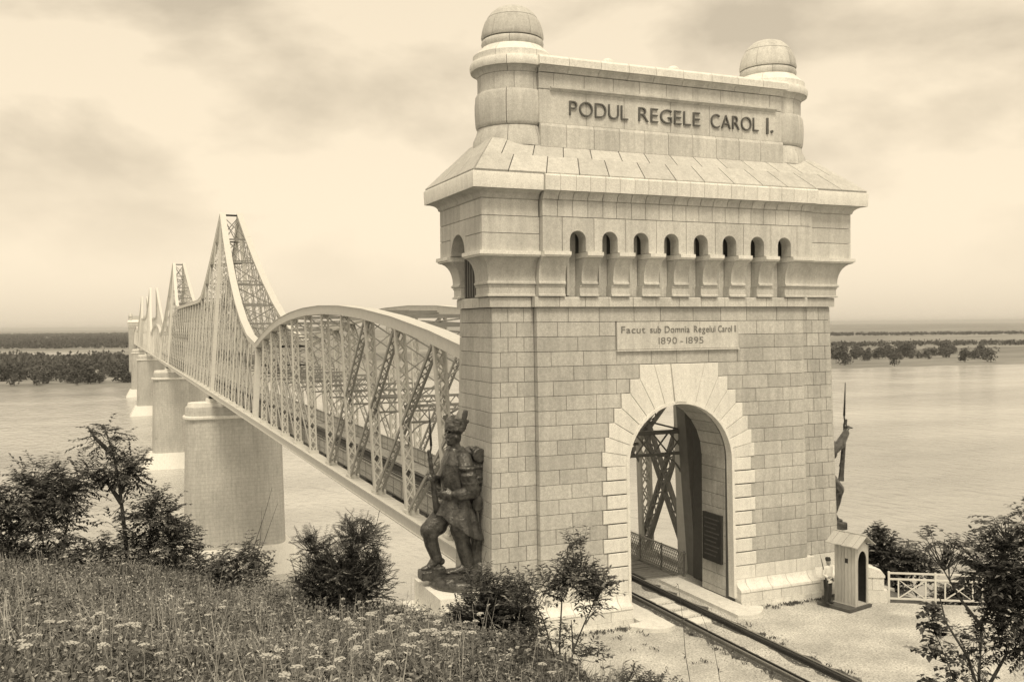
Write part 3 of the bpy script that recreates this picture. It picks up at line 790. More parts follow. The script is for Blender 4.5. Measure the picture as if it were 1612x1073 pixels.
# sway frames and lateral bracing between the two trusses
for sg in (-1, 1):
    for (q0, q1) in (((3.42, 4.2, .3), (3.2, 8.05, 6.7)), ((3.40, 8.45, .2), (3.18, 4.55, 6.8))):
        b = MB(); laced(b, (sg*q0[0], q0[1], q0[2]), (sg*q1[0], q1[1], q1[2]), V(0, 1, 0), .62, .13, .2, .62, .07); b.build('end_panel_brace', IRONG, bridge)  # brace colour darkened for the shade behind the portal
    b = MB(); b.beam((sg*3.3, 3.75, -.2), (sg*3.12, 4.5, 8.3), .5, .62, V(1,0,0)); b.beam((sg*3.12, 4.5, 8.2), (sg*3.15, 8.05, 9.3), .4, .4, V(1,0,0)); b.build('end_post', IRONG, bridge)  # dark tone paints the portal's shade onto the end post
for si, (a, c) in enumerate(SEGS[:4]):
    nodes = ([4.6] if si == 0 else []) + span_nodes(a, c)
    for i, y in enumerate(nodes):
        zt = topz(y); b = MB(); kb = MB()
        l, r_ = node_t(y, -1), node_t(y, 1)
        fz = 6.15
        def px(z, sg):
            t = z/zt; return sg*(BXC + (abs(topx(y, sg)) - BXC)*t)
        if si < 3:
            # cross beam with curved knees
            b.beam((px(fz, -1), y, fz), (px(fz, 1), y, fz), .18, .16, V(0, 1, 0)); b.beam((px(fz-.9, -1), y, fz-.9), (px(fz-.9, 1), y, fz-.9), .14, .12, V(0, 1, 0))
            n = 9
            for j in range(n):
                x0 = px(fz, -1) + (px(fz, 1) - px(fz, -1))*j/n; x1 = px(fz, -1) + (px(fz, 1) - px(fz, -1))*(j+1)/n
                b.beam((x0, y, fz-.9), (x1, y, fz), .06, .05, V(0, 1, 0)); b.beam((x0, y+.02, fz), (x1, y+.02, fz-.9), .06, .05, V(0, 1, 0))
            for sg in (-1, 1):
                pts = [(px(fz-.95-1.3*math.cos(t), sg) - sg*(1.3 - 1.3*math.cos(math.pi/2 - t) + .1 - .1), y, fz - .95 - 1.3*(1 - math.sin(t))) for t in np.linspace(0, math.pi/2, 7)]
                pts = [(px(fz-1, sg) - sg*(.15 + 1.25*(1 - math.cos(t))), y, fz - 2.2 + 1.25*math.sin(t)) for t in np.linspace(0, math.pi/2, 7)]
                for p, q in zip(pts[:-1], pts[1:]): b.beam(p, q, .1, .05, V(0, 1, 0))
            if zt > 8:
                b.beam((px(fz, -1), y, fz), (px(zt-.4, 1), y, zt-.4), .09, .07, V(0, 1, 0)); b.beam((px(fz, 1), y+.03, fz), (px(zt-.4, -1), y+.03, zt-.4), .09, .07, V(0, 1, 0))
        zz_ = 10.5
        while zz_ < zt - 2:
            b.beam((px(zz_, -1), y, zz_), (px(zz_, 1), y, zz_), .14, .14, V(0, 1, 0))
            z2 = min(zz_ + 3.6, zt - .3)
            b.beam((px(zz_, -1), y, zz_), (px(z2, 1), y, z2), .08, .06, V(0, 1, 0)); b.beam((px(zz_, 1), y+.03, zz_), (px(z2, -1), y+.03, z2), .08, .06, V(0, 1, 0))
            zz_ += 3.6
        b.beam(l + V(.3, 0, -.15), r_ - V(.3, 0, .15), .3, .25, V(0, 1, 0))
        b.build('sway_frame', IRONG, bridge)  # shade between the trusses painted as a darker iron colour
        if i < len(nodes)-1:
            y2 = nodes[i+1]; b = MB()
            b.beam(node_t(y, -1) - V(0,0,.2), node_t(y2, 1) - V(0,0,.2), .12, .08); b.beam(node_t(y, 1) - V(0,0,.26), node_t(y2, -1) - V(0,0,.26), .12, .08)
            b.build('top_bracing', IRONG, bridge)  # bracing coloured dark for shade, not a different paint
# deck
L0, L1 = 4.0, 713.
b = MB()
for x in (-2.0, -.8, .8, 2.0): b.beam((x, L0, -.42), (x, L1, -.42), .2, .5, V(1,0,0))
b.build('stringers', DARKI, bridge)
b = MB()
y = 8.05
while y < 330: b.beam((-BXC, y, -.30), (BXC, y, -.30), .3, .55, V(0,1,0)); y += PANEL
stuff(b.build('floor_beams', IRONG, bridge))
b = MB(); y = L0
while y < 160:
    b.box(-1.25, 1.25, y, y + .24, -.14, .07 + U(-.01, .01)); y += .62
stuff(b.build('bridge_sleepers', WOODD, bridge))
for sg in (-1, 1):
    b = MB(); y = D + .2
    while y < 170:
        x0, x1 = sg*1.35, sg*2.62; b.box(min(x0, x1), max(x0, x1), y, y + .27, .12, .17 + U(-.012, .012)); y += .295
    stuff(b.build('footway_planks', PLANK, bridge))
    b = MB(); b.box(min(sg*1.35, sg*2.62), max(sg*1.35, sg*2.62), 170, L1, .10, .16); b.build('footway', PLANK, bridge)
    # outer service walk with planks, fascia and its edge
    b = MB(); y = 8.
    while y < 170:
        x0, x1 = sg*3.0, sg*3.98; b.box(min(x0, x1), max(x0, x1), y, y + .3, .10, .15 + U(-.012, .012)); y += .335
    stuff(b.build('outer_planks', IRON, bridge))
    b = MB(); b.box(min(sg*3.92, sg*4.02), max(sg*3.92, sg*4.02), 4.3, 300., -.40, .22); b.box(min(sg*3.88, sg*4.10), max(sg*3.88, sg*4.10), 4.3, 300., .18, .26); b.box(min(sg*3.85, sg*4.08), max(sg*3.85, sg*4.08), 4.3, 300., -.45, -.38)
    b.box(min(sg*3.92, sg*4.02), max(sg*3.92, sg*4.02), 300., L1, -.40, .22)
    b.build('fascia_girder', IRON, bridge)
    # lattice railing of the footway
    X = sg*2.68
    r0 = D + .35
    b = MB()
    b.beam((X, r0, 1.28), (X, 200, 1.28), .07, .05, V(1,0,0)); b.beam((X, r0, .25), (X, 200, .25), .05, .05, V(1,0,0)); b.beam((X, r0, .62), (X, 200, .62), .03, .03, V(1,0,0))
    y = r0
    while y < 110:
        b.beam((X, y, .26), (X, y + .62, 1.27), .03, .012, V(1,0,0)); b.beam((X + .014, y, 1.27), (X + .014, y + .62, .26), .03, .012, V(1,0,0)); y += .155*1.0
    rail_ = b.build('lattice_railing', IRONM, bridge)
    pb = MB(); y = r0 + .1
    while y < 150: pb.beam((X, y, .1), (X, y, 1.33), .06, .06); y += 1.74
    stuff(pb.build('railing_posts', IRONG, rail_))
# bearing pads at the piers are part of each pier
RAILX = (-.78, .64)
for x in RAILX:
    b = MB()
    for yy0, yy1 in ((-34., L1),):
        b.beam((x, yy0, GZ + .115), (x, yy1, GZ + .115), .07, .05, V(1,0,0)); b.beam((x, yy0, GZ + .05), (x, yy1, GZ + .05), .02, .10, V(1,0,0)); b.beam((x, yy0, GZ + .004), (x, yy1, GZ + .004), .13, .02, V(1,0,0))
    tag(b.build('rail', mat('rail_steel_%d' % (x > 0), .28, .35, .2, 8, metal=.5)), 'steel running rail through the arch, the %s one in the picture' % ('lower left' if x < 0 else 'upper right'), 'rail', 'running rails of the track')
for x in (RAILX[0] + .16, RAILX[1] - .16):
    b = MB(); b.beam((x, -34, GZ + .09), (x, 60, GZ + .09), .05, .10, V(1,0,0)); b.beam((x, -34, GZ + .02), (x, 60, GZ + .02), .12, .02, V(1,0,0))
    tag(b.build('guard_rail', DARKI), 'dark guard rail just inside the %s running rail' % ('lower left' if x < 0 else 'upper right'), 'rail', 'guard rails of the track')
def strip(x0, x1, y0, y1, z, nm, m_):
    bb = MB(); ny = int((y1 - y0)/.4); vs = []; 
    for i in range(ny + 1):
        y = y0 + (y1 - y0)*i/ny; vs += [(x0 + U(-.22, .16), y, z), (x1 + U(-.16, .22), y, z)]
    bb.add(vs, [(2*i, 2*i+1, 2*i+3, 2*i+2) for i in range(ny)]); return bb.build(nm, m_)
structure(strip(-1.05, -.48, -36, 3.9, GZ + .006, 'cinder_strip', BALLAST)); structure(strip(.36, .93, -36, 3.9, GZ + .006, 'cinder_strip', BALLAST))
for i, y in enumerate((1.0, .15, -.75, -1.6)):
    b = MB(); b.box(-.38, .24, y, y + .55, GZ - .05, GZ + .045); tag(b.build('paving_slab', STONEL), 'pale square slab between the rails, number %d counted from inside the arch' % (i+1) if False else ['pale square slab between the rails deepest inside the arch', 'pale square slab between the rails, second from inside the arch', 'pale square slab between the rails, third from inside the arch', 'pale square slab between the rails nearest the open gravel'][i], 'slab', 'slabs between the rails')
# pale kerb aprons either side of the track in the archway
for sg in (-1, 1):
    b = MB(); x0, x1 = 1.28, AR - .03; n = 10; ye = -1.15
    pts = [(x1, D + .1), (x0, D + .1), (x0, ye - .55)]
    w_ = (2.75 - x0)
    pts += [(x0 + w_*t, ye - .55 - .28*math.sin(math.pi*t) + .5*t*t) for t in np.linspace(.08, 1, 9)]
    pts += [(2.62, -.95), (x1, -.93)]
    b.prism([(sg*x, y) for x, y in pts], lambda x, y, o: (x, y, GZ + o), -.1, .13)
    tag(b.build('kerb_apron', STONEL), 'pale stone kerb with rounded end at the %s foot of the arch' % ('left' if sg < 0 else 'right'), 'kerb', 'kerbs at the foot of the arch')
# ------------------------------------------------------------------ piers
def stadium(hx, hy, n=10):
    """half-length hx along X with round ends of radius hy"""
    p = []; rx = 1.9; f_ = hx - rx - .25
    for t in np.linspace(-math.pi/2, math.pi/2, n): p.append((hx - rx + rx*math.cos(t), hy*math.sin(t)))
    p += [(f_, hy), (-f_, hy)]
    for t in np.linspace(math.pi/2, 3*math.pi/2, n): p.append((-hx + rx + rx*math.cos(t), hy*math.sin(t)))
    p += [(-f_, -hy), (f_, -hy)]
    return p
PL = ['big pale stone pier nearest the portal, standing in the river', 'second stone pier from the portal, with a bright sloping foot', 'third stone pier from the portal, under the middle of the bridge', 'farthest stone pier, close to the far bank']
def pier(y, lab):
    t = thing('bridge_pier', lab, 'pier', (0, y, -31), 'river piers of the bridge')
    def loft(levels, nm, m_):
        b = MB(); k = None
        for hx, hy, z in levels:
            st_ = stadium(hx, hy); k = len(st_); b.v += [(x, y + yy, z) for x, yy in st_]
        for i in range(len(levels)-1):
            for j in range(k): b.f.append((i*k+j, i*k+(j+1)%k, (i+1)*k+(j+1)%k, (i+1)*k+j))
        b.f.append(tuple(range((len(levels)-1)*k, len(levels)*k))); b.f.append(tuple(reversed(range(k))))
        o = b.build(nm, m_, t); autosmooth(o, 40); return o
    loft([(8.25, 3.5, -27), (7.75, 2.9, -4.3)], 'shaft', PIER)
    loft([(8.0, 3.15, -4.32), (8.15, 3.3, -4.2), (8.15, 3.3, -3.9), (8.0, 3.15, -3.75)], 'bead', STONEL)
    loft([(7.8, 2.95, -3.76), (7.75, 2.9, -2.6), (7.6, 2.75, -2.3)], 'cap', PIER)
    loft([(7.4, 2.6, -2.31), (7.3, 2.55, -1.7)], 'capstone', STONEL)
    for sg in (-1, 1):
        b = MB(); b.box(sg*BXC - .9, sg*BXC + .9, y - 1.3, y + 1.3, -1.71, -1.1); b.build('bearing_block', STONEL, t)
        b = MB(); b.box(sg*BXC - .5, sg*BXC + .5, y - .8, y + .8, -1.1, -.72); b.box(sg*BXC - .3, sg*BXC + .3, y - .3, y + .3, -.75, -.29); b.build('bearing', DARKI, t)
    b = MB(); q = []
    for hx, hy, z in ((11.6, 6.6, -30.9), (9.0, 4.2, -25.6)):
        q += [(-hx, y - hy, z), (hx, y - hy, z), (hx, y + hy, z), (-hx, y + hy, z)]
    b.add(q, [(0,3,2,1),(4,5,6,7),(0,1,5,4),(1,2,6,5),(2,3,7,6),(3,0,4,7)]); b.build('sloping_foot', STONEL, t)
    return t
for y, lab in zip(PIER_Y, PL): pier(y, lab)
# the abutment under the portal
ab = MB(); q = []
for z, e in ((-33, 2.5), (.18, 0)):
    q += [(-9.4 - e, -.7, z), (9.4 + e, -.7, z), (9.4 + e, 4.15 + e, z), (-9.4 - e, 4.15 + e, z)]
ab.add(q, [(0,3,2,1),(4,5,6,7),(0,1,5,4),(1,2,6,5),(2,3,7,6),(3,0,4,7)]); structure(ab.build('abutment', PIER))
# the twin portal at the far end
def far_portal(y):
    t = thing('far_bridge_portal', 'small distant stone gateway at the far end of the bridge', 'gateway', (0, y, -1))
    b = MB()
    for sg in (-1, 1): b.box(min(sg*2.2, sg*7.2), max(sg*2.2, sg*7.2), y, y + 3.4, -30, 11.2)
    b.box(-2.2, 2.2, y, y + 3.4, 7.8, 11.2); b.build('wall', STONE, t)
    b = MB(); b.box(-7.7, 7.7, y - .6, y + 4, 13, 15); b.box(-7.3, 7.3, y - .2, y + 3.6, 11.2, 13)
    for i in range(10): b.box(-7.5 + i*1.6, -6.9 + i*1.6, y - .55, y - .2, 11.8, 13)
    b.build('corbelled_storey', STONEU, t)
    b = MB(); q = []
    b.box(-8.1, 8.1, y - .9, y + 4.3, 15, 15.6)
    q = [(-8, y-.8, 15.6), (8, y-.8, 15.6), (8, y+4.2, 15.6), (-8, y+4.2, 15.6), (-6.8, y+.8, 16.9), (6.8, y+.8, 16.9), (6.8, y+2.8, 16.9), (-6.8, y+2.8, 16.9)]
    b.add(q, [(4,5,6,7),(0,1,5,4),(1,2,6,5),(2,3,7,6),(3,0,4,7)]); b.build('roof', STONEL, t)
    b = MB(); b.box(-5.2, 5.2, y + .8, y + 2.8, 16.8, 19.8); b.build('attic', STONEU, t)
    for sg in (-1, 1):
        b = MB(); b.lathe([(1.6, 16.6), (1.5, 19.3), (1.7, 19.5), (1.7, 19.8), (1.2, 20.3), (1.2, 20.8), (1.0, 21.4), (.5, 21.8), (.02, 21.9)], (sg*5.6, y + 1.8), 16); b.build('turret', STONEU, t, True)
far_portal(714.)

# ------------------------------------------------------------------ figures
def fuse(mb, name, material, parent, voxel, smooth=4, scale=1.0, detail=0.0):
    """one continuous skin from overlapping closed forms"""
    me = bpy.data.meshes.new('tmp'); me.from_pydata(mb.v, [], mb.f); o = bpy.data.objects.new('tmp', me); COL.objects.link(o)
    bm = bmesh.new(); bm.from_mesh(me); bmesh.ops.recalc_face_normals(bm, faces=bm.faces); bm.to_mesh(me); bm.free()
    r_ = o.modifiers.new('r', 'REMESH'); r_.mode = 'VOXEL'; r_.voxel_size = voxel; r_.use_smooth_shade = True
    if smooth:
        sm = o.modifiers.new('s', 'SMOOTH'); sm.factor = .5; sm.iterations = smooth
    bpy.context.view_layer.update()
    m2 = bpy.data.meshes.new_from_object(o.evaluated_get(bpy.context.evaluated_depsgraph_get()))
    bpy.data.objects.remove(o); bpy.data.meshes.remove(me)
    m2.name = name
    if scale != 1.0: m2.transform(Matrix.Scale(scale, 4))
    m2.materials.clear(); m2.materials.append(material)
    m2.polygons.foreach_set('use_smooth', [True]*len(m2.polygons))
    q = bpy.data.objects.new(name, m2); COL.objects.link(q); q.parent = parent; return q
def limb(mb, pts, rads, n=10):
    mb.tube(pts, rads, n)
    for p, r_ in zip(pts, rads):
        r1 = max(r_) if hasattr(r_, '__len__') else r_
        r0 = min(r_) if hasattr(r_, '__len__') else r_
        mb.ell(p, (r0, r0, r0), 10, 8)
def hand(mb, wrist, dirv, palmn, s=1.0, curl=.5):
    """palm, four bent fingers, thumb; dirv towards the finger tips, palmn out of the palm"""
    w = Vector(wrist); d = Vector(dirv).normalized(); n = Vector(palmn); n = (n - d*n.dot(d)).normalized(); a = d.cross(n)
    mb.ell(w + d*.045*s, (.035*s, .035*s, .035*s), 8, 6)
    for i, (off, L) in enumerate(((-.033, .07), (-.011, .082), (.011, .078), (.033, .062))):
        b0 = w + d*.06*s + a*off*s
        p1 = b0 + d*L*.55*s; p2 = p1 + (d*(1-curl) + n*curl).normalized()*L*.5*s
        limb(mb, [w + d*.02*s + a*off*.8*s, b0, p1, p2], [.014*s, .013*s, .0115*s, .009*s], 6)
    t0 = w + d*.02*s - a*.035*s
    limb(mb, [t0, t0 + (d*.6 - a*.6 + n*.3)*.04*s, t0 + (d*.9 - a*.35 + n*.7)*.065*s], [.014*s, .013*s, .010*s], 6)

def soldier_meshes():
    root = thing('tmp_soldier', 'x', 'x')
    S = 2.72
    # --- body with legs, arms, head
    m = MB()
    limb(m, [(-.02, .095, .90), (-.015, .10, .70), (-.02, .10, .50), (-.06, .10, .30), (-.11, .10, .10)], [.13, .125, .105, .095, .075])        # standing left leg
    limb(m, [(.02, -.09, .90), (.19, -.10, .68), (.335, -.105, .55), (.30, -.105, .38), (.235, -.105, .19)], [.13, .14, .115, .092, .072])      # raised right leg
    # baggy trousers over the boots
    m.ell((.25, -.10, .59), (.16, .13, .12)); m.ell((.315, -.105, .50), (.11, .115, .085)); m.ell((-.02, .10, .57), (.145, .13, .14)); m.ell((-.03, .10, .47), (.12, .115, .06))
    # torso
    m.tube([(-.01, 0, .84), (0, 0, 1.0), (.02, 0, 1.18), (.01, 0, 1.38), (-.02, 0, 1.50), (-.01, 0, 1.57)], [(.14, .19), (.125, .17), (.15, .19), (.145, .22), (.11, .20), (.06, .09)], 14)
    limb(m, [(-.015, 0, 1.53), (.01, 0, 1.62)], [.068, .058])
    # head, jaw, nose, ears, moustache
    m.ell((.025, 0, 1.715), (.098, .078, .118)); m.ell((.06, 0, 1.655), (.062, .056, .052)); m.ell((.095, 0, 1.63), (.028, .03, .026))
    m.tube([(.105, 0, 1.745), (.135, 0, 1.70), (.112, 0, 1.688)], [.014, .019, .016], 8)
    m.ell((.115, .022, 1.673), (.022, .03, .012)); m.ell((.115, -.022, 1.673), (.022, .03, .012)); m.ell((.105, 0, 1.752), (.02, .06, .014))
    for sg in (-1, 1): m.ell((.02, sg*.08, 1.71), (.022, .014, .033)); m.ell((.112, sg*.03, 1.728), (.012, .015, .009))
    # arms: left (near) bent across the belt, right (far) out to the rifle
    limb(m, [(-.03, .20, 1.47), (-.06, .27, 1.26), (-.10, .285, 1.07)], [.095, .108, .098]); limb(m, [(-.10, .285, 1.07), (.03, .25, 1.03), (.11, .21, 1.03)], [.095, .078, .05])
    limb(m, [(-.03, -.20, 1.47), (.04, -.27, 1.28), (.13, -.25, 1.12)], [.082, .082, .072]); limb(m, [(.13, -.25, 1.12), (.22, -.16, 1.17), (.275, -.06, 1.215)], [.072, .06, .042])
    for z, f_ in ((1.36, -.04), (1.27, -.065), (1.17, -.085)): m.ell((f_, .29, z), (.118, .098, .034))         # sleeve folds
    hand(m, (.12, .20, 1.03), (1, -.25, -.05), (0, -1, 0), 1.25, .35)
    hand(m, (.275, -.06, 1.215), (.5, .85, .15), (.6, -.3, -.4), 1.2, .75)
    # boots
    for (ax, ay, az_, tz_, tx) in ((-.11, .10, .03, .03, .17), (.225, -.105, .115, .055, .42)):
        m.tube([(ax - .05, ay, az_ + .06), (ax + .03, ay, az_ + .055), (ax + (tx-ax)*.6, ay, tz_ + .03), (tx, ay, tz_ + .02)], [(.052, .05), (.056, .07), (.05, .042), (.03, .024)], 10)
        m.ell((tx - .02, ay, tz_ + .018), (.045, .042, .028)); m.ell((ax - .055, ay, az_ + .03), (.045, .045, .045))
    for z, f_, y_ in ((.24, -.075, .10), (.17, -.09, .10), (.31, -.055, .10), (.30, .27, -.105), (.22, .245, -.105)): m.ell((f_, y_, z), (.08, .078, .022))
    body = fuse(m, 'body', BRONZE, root, .0115, 2, S)
    # --- greatcoat
    m = MB()
    m.tube([(0, 0, .98), (.02, 0, 1.18), (.01, 0, 1.38), (-.02, 0, 1.51), (-.015, 0, 1.585)], [(.165, .21), (.185, .222), (.18, .25), (.145, .225), (.08, .105)], 16)
    m.ell((.02, 0, 1.56), (.11, .12, .045)); m.tube([(.08, .02, 1.57), (.15, .05, 1.40), (.165, .06, 1.22)], [.03, .028, .02], 8); m.tube([(.08, -.02, 1.57), (.15, -.05, 1.40), (.165, -.06, 1.22)], [.03, .028, .02], 8)
    # skirt: hem rises at the front and falls at the back
    n = 40; rows = 9; o0 = len(m.v)
    for r_ in range(rows):
        t = r_/(rows-1)
        for j in range(n):
            a = 2*math.pi*j/n; ca, sa = math.cos(a), math.sin(a)
            frontness = (ca + 1)/2
            hem = .40 + .36*frontness**1.6
            z = 1.02 + (hem - 1.02)*t
            fold = 1 + .085*math.sin(9*a + .7)*t + .04*math.sin(16*a)*t
            rx = (.170 + .105*t + (.03 if ca > 0 else .075)*t)*fold; ry = (.21 + .10*t)*fold
            m.v.append((-.01 + rx*ca - .035*t, ry*sa, z))
    for r_ in range(rows-1):
        for j in range(n): m.f.append((o0+r_*n+j, o0+r_*n+(j+1)%n, o0+(r_+1)*n+(j+1)%n, o0+(r_+1)*n+j))
    m.f.append(tuple(o0+j for j in range(n))); m.f.append(tuple(o0+(rows-1)*n+j for j in reversed(range(n))))
    m.tube([(.172, 0, .93), (.175, .10, 1.0), (0, .2, 1.0), (-.15, .1, 1.0), (-.16, -.1, 1.0), (0, -.2, 1.0), (.175, -.1, 1.0)], .022, 8)
    m.ell((.17, 0, 1.0), (.03, .04, .03))
    for q in ((.13, .12, .99), (.13, -.12, .99)): m.ell(q, (.05, .055, .05))
    for j in range(5): m.ell((.175 - .006*j, .045, 1.12 + j*.08), (.012, .012, .012), 8, 6)
    m.tube([(.10, .16, 1.46), (.16, .02, 1.25), (.10, -.17, 1.05)], .02, 8)                                        # cross strap
    m.tube([(-.16, .12, .75), (-.185, .14, .55), (-.20, .13, .42)], .03, 8)
    coat = fuse(m, 'greatcoat', BRONZE, root, .0125, 1, S)
    # --- fur cap and feather
    m = MB(); q = Matrix.Rotation(R(-14), 3, 'Y')
    m.tube([(.035, 0, 1.775), (.02, 0, 1.83), (-.005, 0, 1.90), (-.02, 0, 1.925)], [(.118, .102), (.13, .114), (.13, .112), (.095, .08)], 16)
    m.ell((-.035, 0, 1.885), (.105, .10, .06)); m.ell((.045, 0, 1.86), (.08, .09, .06))
    for i in range(160):
        a = U(0, 6.28); z = U(1.78, 1.92); rr = .118 + (z - 1.78)*.2; m.ell((.015 - (z-1.78)*.25 + rr*math.cos(a), .108*math.sin(a), z), (.016, .016, .016), 6, 4)
    fuse(m, 'fur_cap', BRONZE, root, .009, 1, S)
    m = MB(); 
    m.tube([(-.055, .085, 1.80), (-.06, .10, 1.88), (-.085, .10, 1.99), (-.10, .095, 2.05)], [(.018, .012), (.03, .014), (.042, .014), (.032, .01)], 10)
    fuse(m, 'feather', BRONZE, root, .008, 1, S)
    # --- pack with rolled blanket, canteen, sword
    m = MB(); P = MB()
    m.box(-.30, -.16, -.17, .17, 1.13, 1.42); m.tube([(-.24, -.20, 1.48), (-.24, .20, 1.48)], .085, 12); m.ell((-.22, .12, 1.56), (.05, .05, .04)); m.ell((-.16, .13, 1.575), (.03, .04, .03))
    m.tube([(-.18, .18, 1.13), (-.16, .20, 1.13)], .03, 6); m.box(-.30, -.17, -.13, .14, 1.05, 1.13); m.ell((-.20, .21, .90), (.075, .045, .115)); m.tube([(-.20, .2, 1.0), (-.16, .18, 1.15)], .014, 6)
    m.tube([(-.24, .205, 1.49), (-.235, .12, 1.49)], .092, 12)
    for z in (1.20, 1.34): m.tube([(-.31, -.16, z), (-.31, .175, z), (-.17, .18, z)], .012, 6)
    pk = fuse(m, 'knapsack', BRONZE, root, .0125, 1, S)
    m = MB(); m.tube([(-.335, .10, 1.62), (-.33, .10, 1.30), (-.315, .12, 1.07)], .018, 8); m.ell((-.335, .10, 1.63), (.022, .022, .03)); m.tube([(-.16, .20, .98), (-.20, .22, .75), (-.235, .22, .50)], .018, 8)
    fuse(m, 'scabbard', BRONZE, root, .009, 1, S)
    # --- rifle with bayonet
    m = MB()
    A, B_ = V(.35, -.02, 1.565), V(.225, -.05, .62)
    d = (B_ - A).normalized(); L = (B_ - A).length
    m.tube([A, A + d*L*.36, A + d*L*.62], [.026, .031, .036], 10); m.tube([A + d*L*.30, A + d*L*.72, A + d*L*.86, B_], [(.034, .028), (.042, .03), (.044, .032), (.06, .03)], 10)
    for t in (.12, .30, .5): m.tube([A + d*(L*t - .012), A + d*(L*t + .012)], .034, 10)
    m.tube([A + d*L*.68 + V(-.03, 0, 0), A + d*L*.74 + V(-.055, 0, 0), A + d*L*.80 + V(-.03, 0, 0)], .008, 6)
    m.tube([A + d*.02, A + d*.10 + V(0, .03, .0)], .02, 6)
    rf = fuse(m, 'rifle', BRONZE, root, .0085, 1, S)
    m = MB(); m.tube([A + d*.06 + V(.0, 0, 0), A + V(-.028, 0, .015), A + V(-.03, 0, .06)], .013, 8); m.tube([A + V(-.03, 0, .05), A + V(-.005, 0, .56)], [.017, .008], 8)
    bb = MB(); bb.v = [tuple(Vector(p)*S) for p in m.v]; bb.f = m.f; bb.build('bayonet', BRONZE, rf, True)
    # --- stump, rock, cast base with a bomb shell and a cartridge box
    m = MB(); 
    for i in range(16):
        a = i/16*6.28; r_ = .105 + .02*math.sin(3*a); m.tube([(-.27 + 1.35*r_*math.cos(a), .04 + 1.3*r_*math.sin(a), -.10), (-.28 + r_*math.cos(a), .05 + r_*math.sin(a), .2), (-.26 + .95*r_*math.cos(a + .5), .05 + .95*r_*math.sin(a + .5), .50 + .06*math.sin(2*a))], [.04, .03, .022], 6)
    m.tube([(-.27, .04, -.1), (-.28, .05, .2), (-.25, .05, .47)], [.14, .10, .10], 12)
    m.tube([(-.30, .12, .3), (-.22, .17, .45), (-.16, .17, .56)], [.035, .03, .02], 8)
    fuse(m, 'tree_stump', BRONZE, root, .012, 1, S)
    m = MB(); m.box(.14, .46, -.21, .0, -.06, .062); m.box(.16, .32, -.20, .02, -.12, .10)
    m.ell((.24, -.1, -.02), (.20, .13, .07)); fuse(m, 'rock', BRONZE, root, .016, 2, S)
    m = MB(); m.tube([(-.02, .0, -.14), (-.02, 0, -.10), (-.02, 0, -.04), (-.02, 0, -.005)], [(.36, .40), (.37, .41), (.35, .39), (.27, .31)], 28)
    for sg in (1,):
        for t in np.linspace(0, 6.28, 18): m.ell((.0 + .055*math.cos(t) - .05, .27 + .055*math.sin(t)*.8, -.02), (.016, .016, .016), 6, 5)
    m.box(.14, .24, .16, .26, -.06, .005); m.ell((-.05, .27, -.03), (.04, .04, .02))
    fuse(m, 'cast_base', BRONZE, root, .012, 1, S)
    return root, S
sold, SS = soldier_meshes()
def copy_tree(o, parent=None):
    c = o.copy(); COL.objects.link(c); c.parent = parent
    for ch in list(o.children): copy_tree(ch, c)
    return c
PEDZ = 1.80
sold.name = 'soldier_statue'
tag(sold, 'dark bronze soldier statue facing left with rifle, fur cap and knapsack beside the portal', 'statue', 'bronze soldier statues')
sold2 = copy_tree(sold)
tag(sold2, 'bronze soldier statue mostly hidden behind the right side of the portal, only rifle showing', 'statue', 'bronze soldier statues')
sold.location = (-7.98, 1.40, PEDZ + .14*SS); sold.rotation_euler = (0, 0, math.pi)
sold2.location = (8.0, 2.25, PEDZ + .14*SS); sold2.rotation_euler = (0, 0, 0)
for ch in sold2.children:
    if ch.name.startswith('rifle'): ch.location = (.66, 0, .12)
m = MB(); limb(m, [(.10*SS, -.25*SS, 1.16*SS), (.32*SS, -.2*SS, 1.26*SS), (.54*SS, -.08*SS, 1.40*SS)], [.085*SS, .075*SS, .055*SS]); hand(m, (.54*SS, -.07*SS, 1.41*SS), (.6, .5, .4), (.6, -.3, -.4), 1.3*SS, .75)
fuse(m, 'outstretched_arm', BRONZE, sold2, .03, 2)
for sg, lab in ((-1, 'pale stone pedestal under the bronze soldier left of the portal'), (1, 'stone pedestal under the hidden soldier right of the portal')):
    t = thing('statue_pedestal', lab, 'pedestal', (sg*8.2, 1.3, GZ), 'statue pedestals')
    def bx(x0, x1, y0, y1, z0, z1, nm):
        b = MB(); b.box(min(sg*x0, sg*x1), max(sg*x0, sg*x1), y0, y1, z0, z1); o = b.build(nm, STONEL, t)
    bx(7.46, 9.10 if sg < 0 else 9.3, -.12 if sg < 0 else .9, 2.75 if sg < 0 else 3.4, .95, PEDZ, 'die_block')
    if sg < 0: bx(7.46, 9.5, -.5, 3.1, .45, .95, 'step'); bx(7.46, 9.9, -.9, 3.4, .05, .45, 'step')
    else: bx(7.46, 9.05, .1, 3.1, .05, .95, 'lower_block')

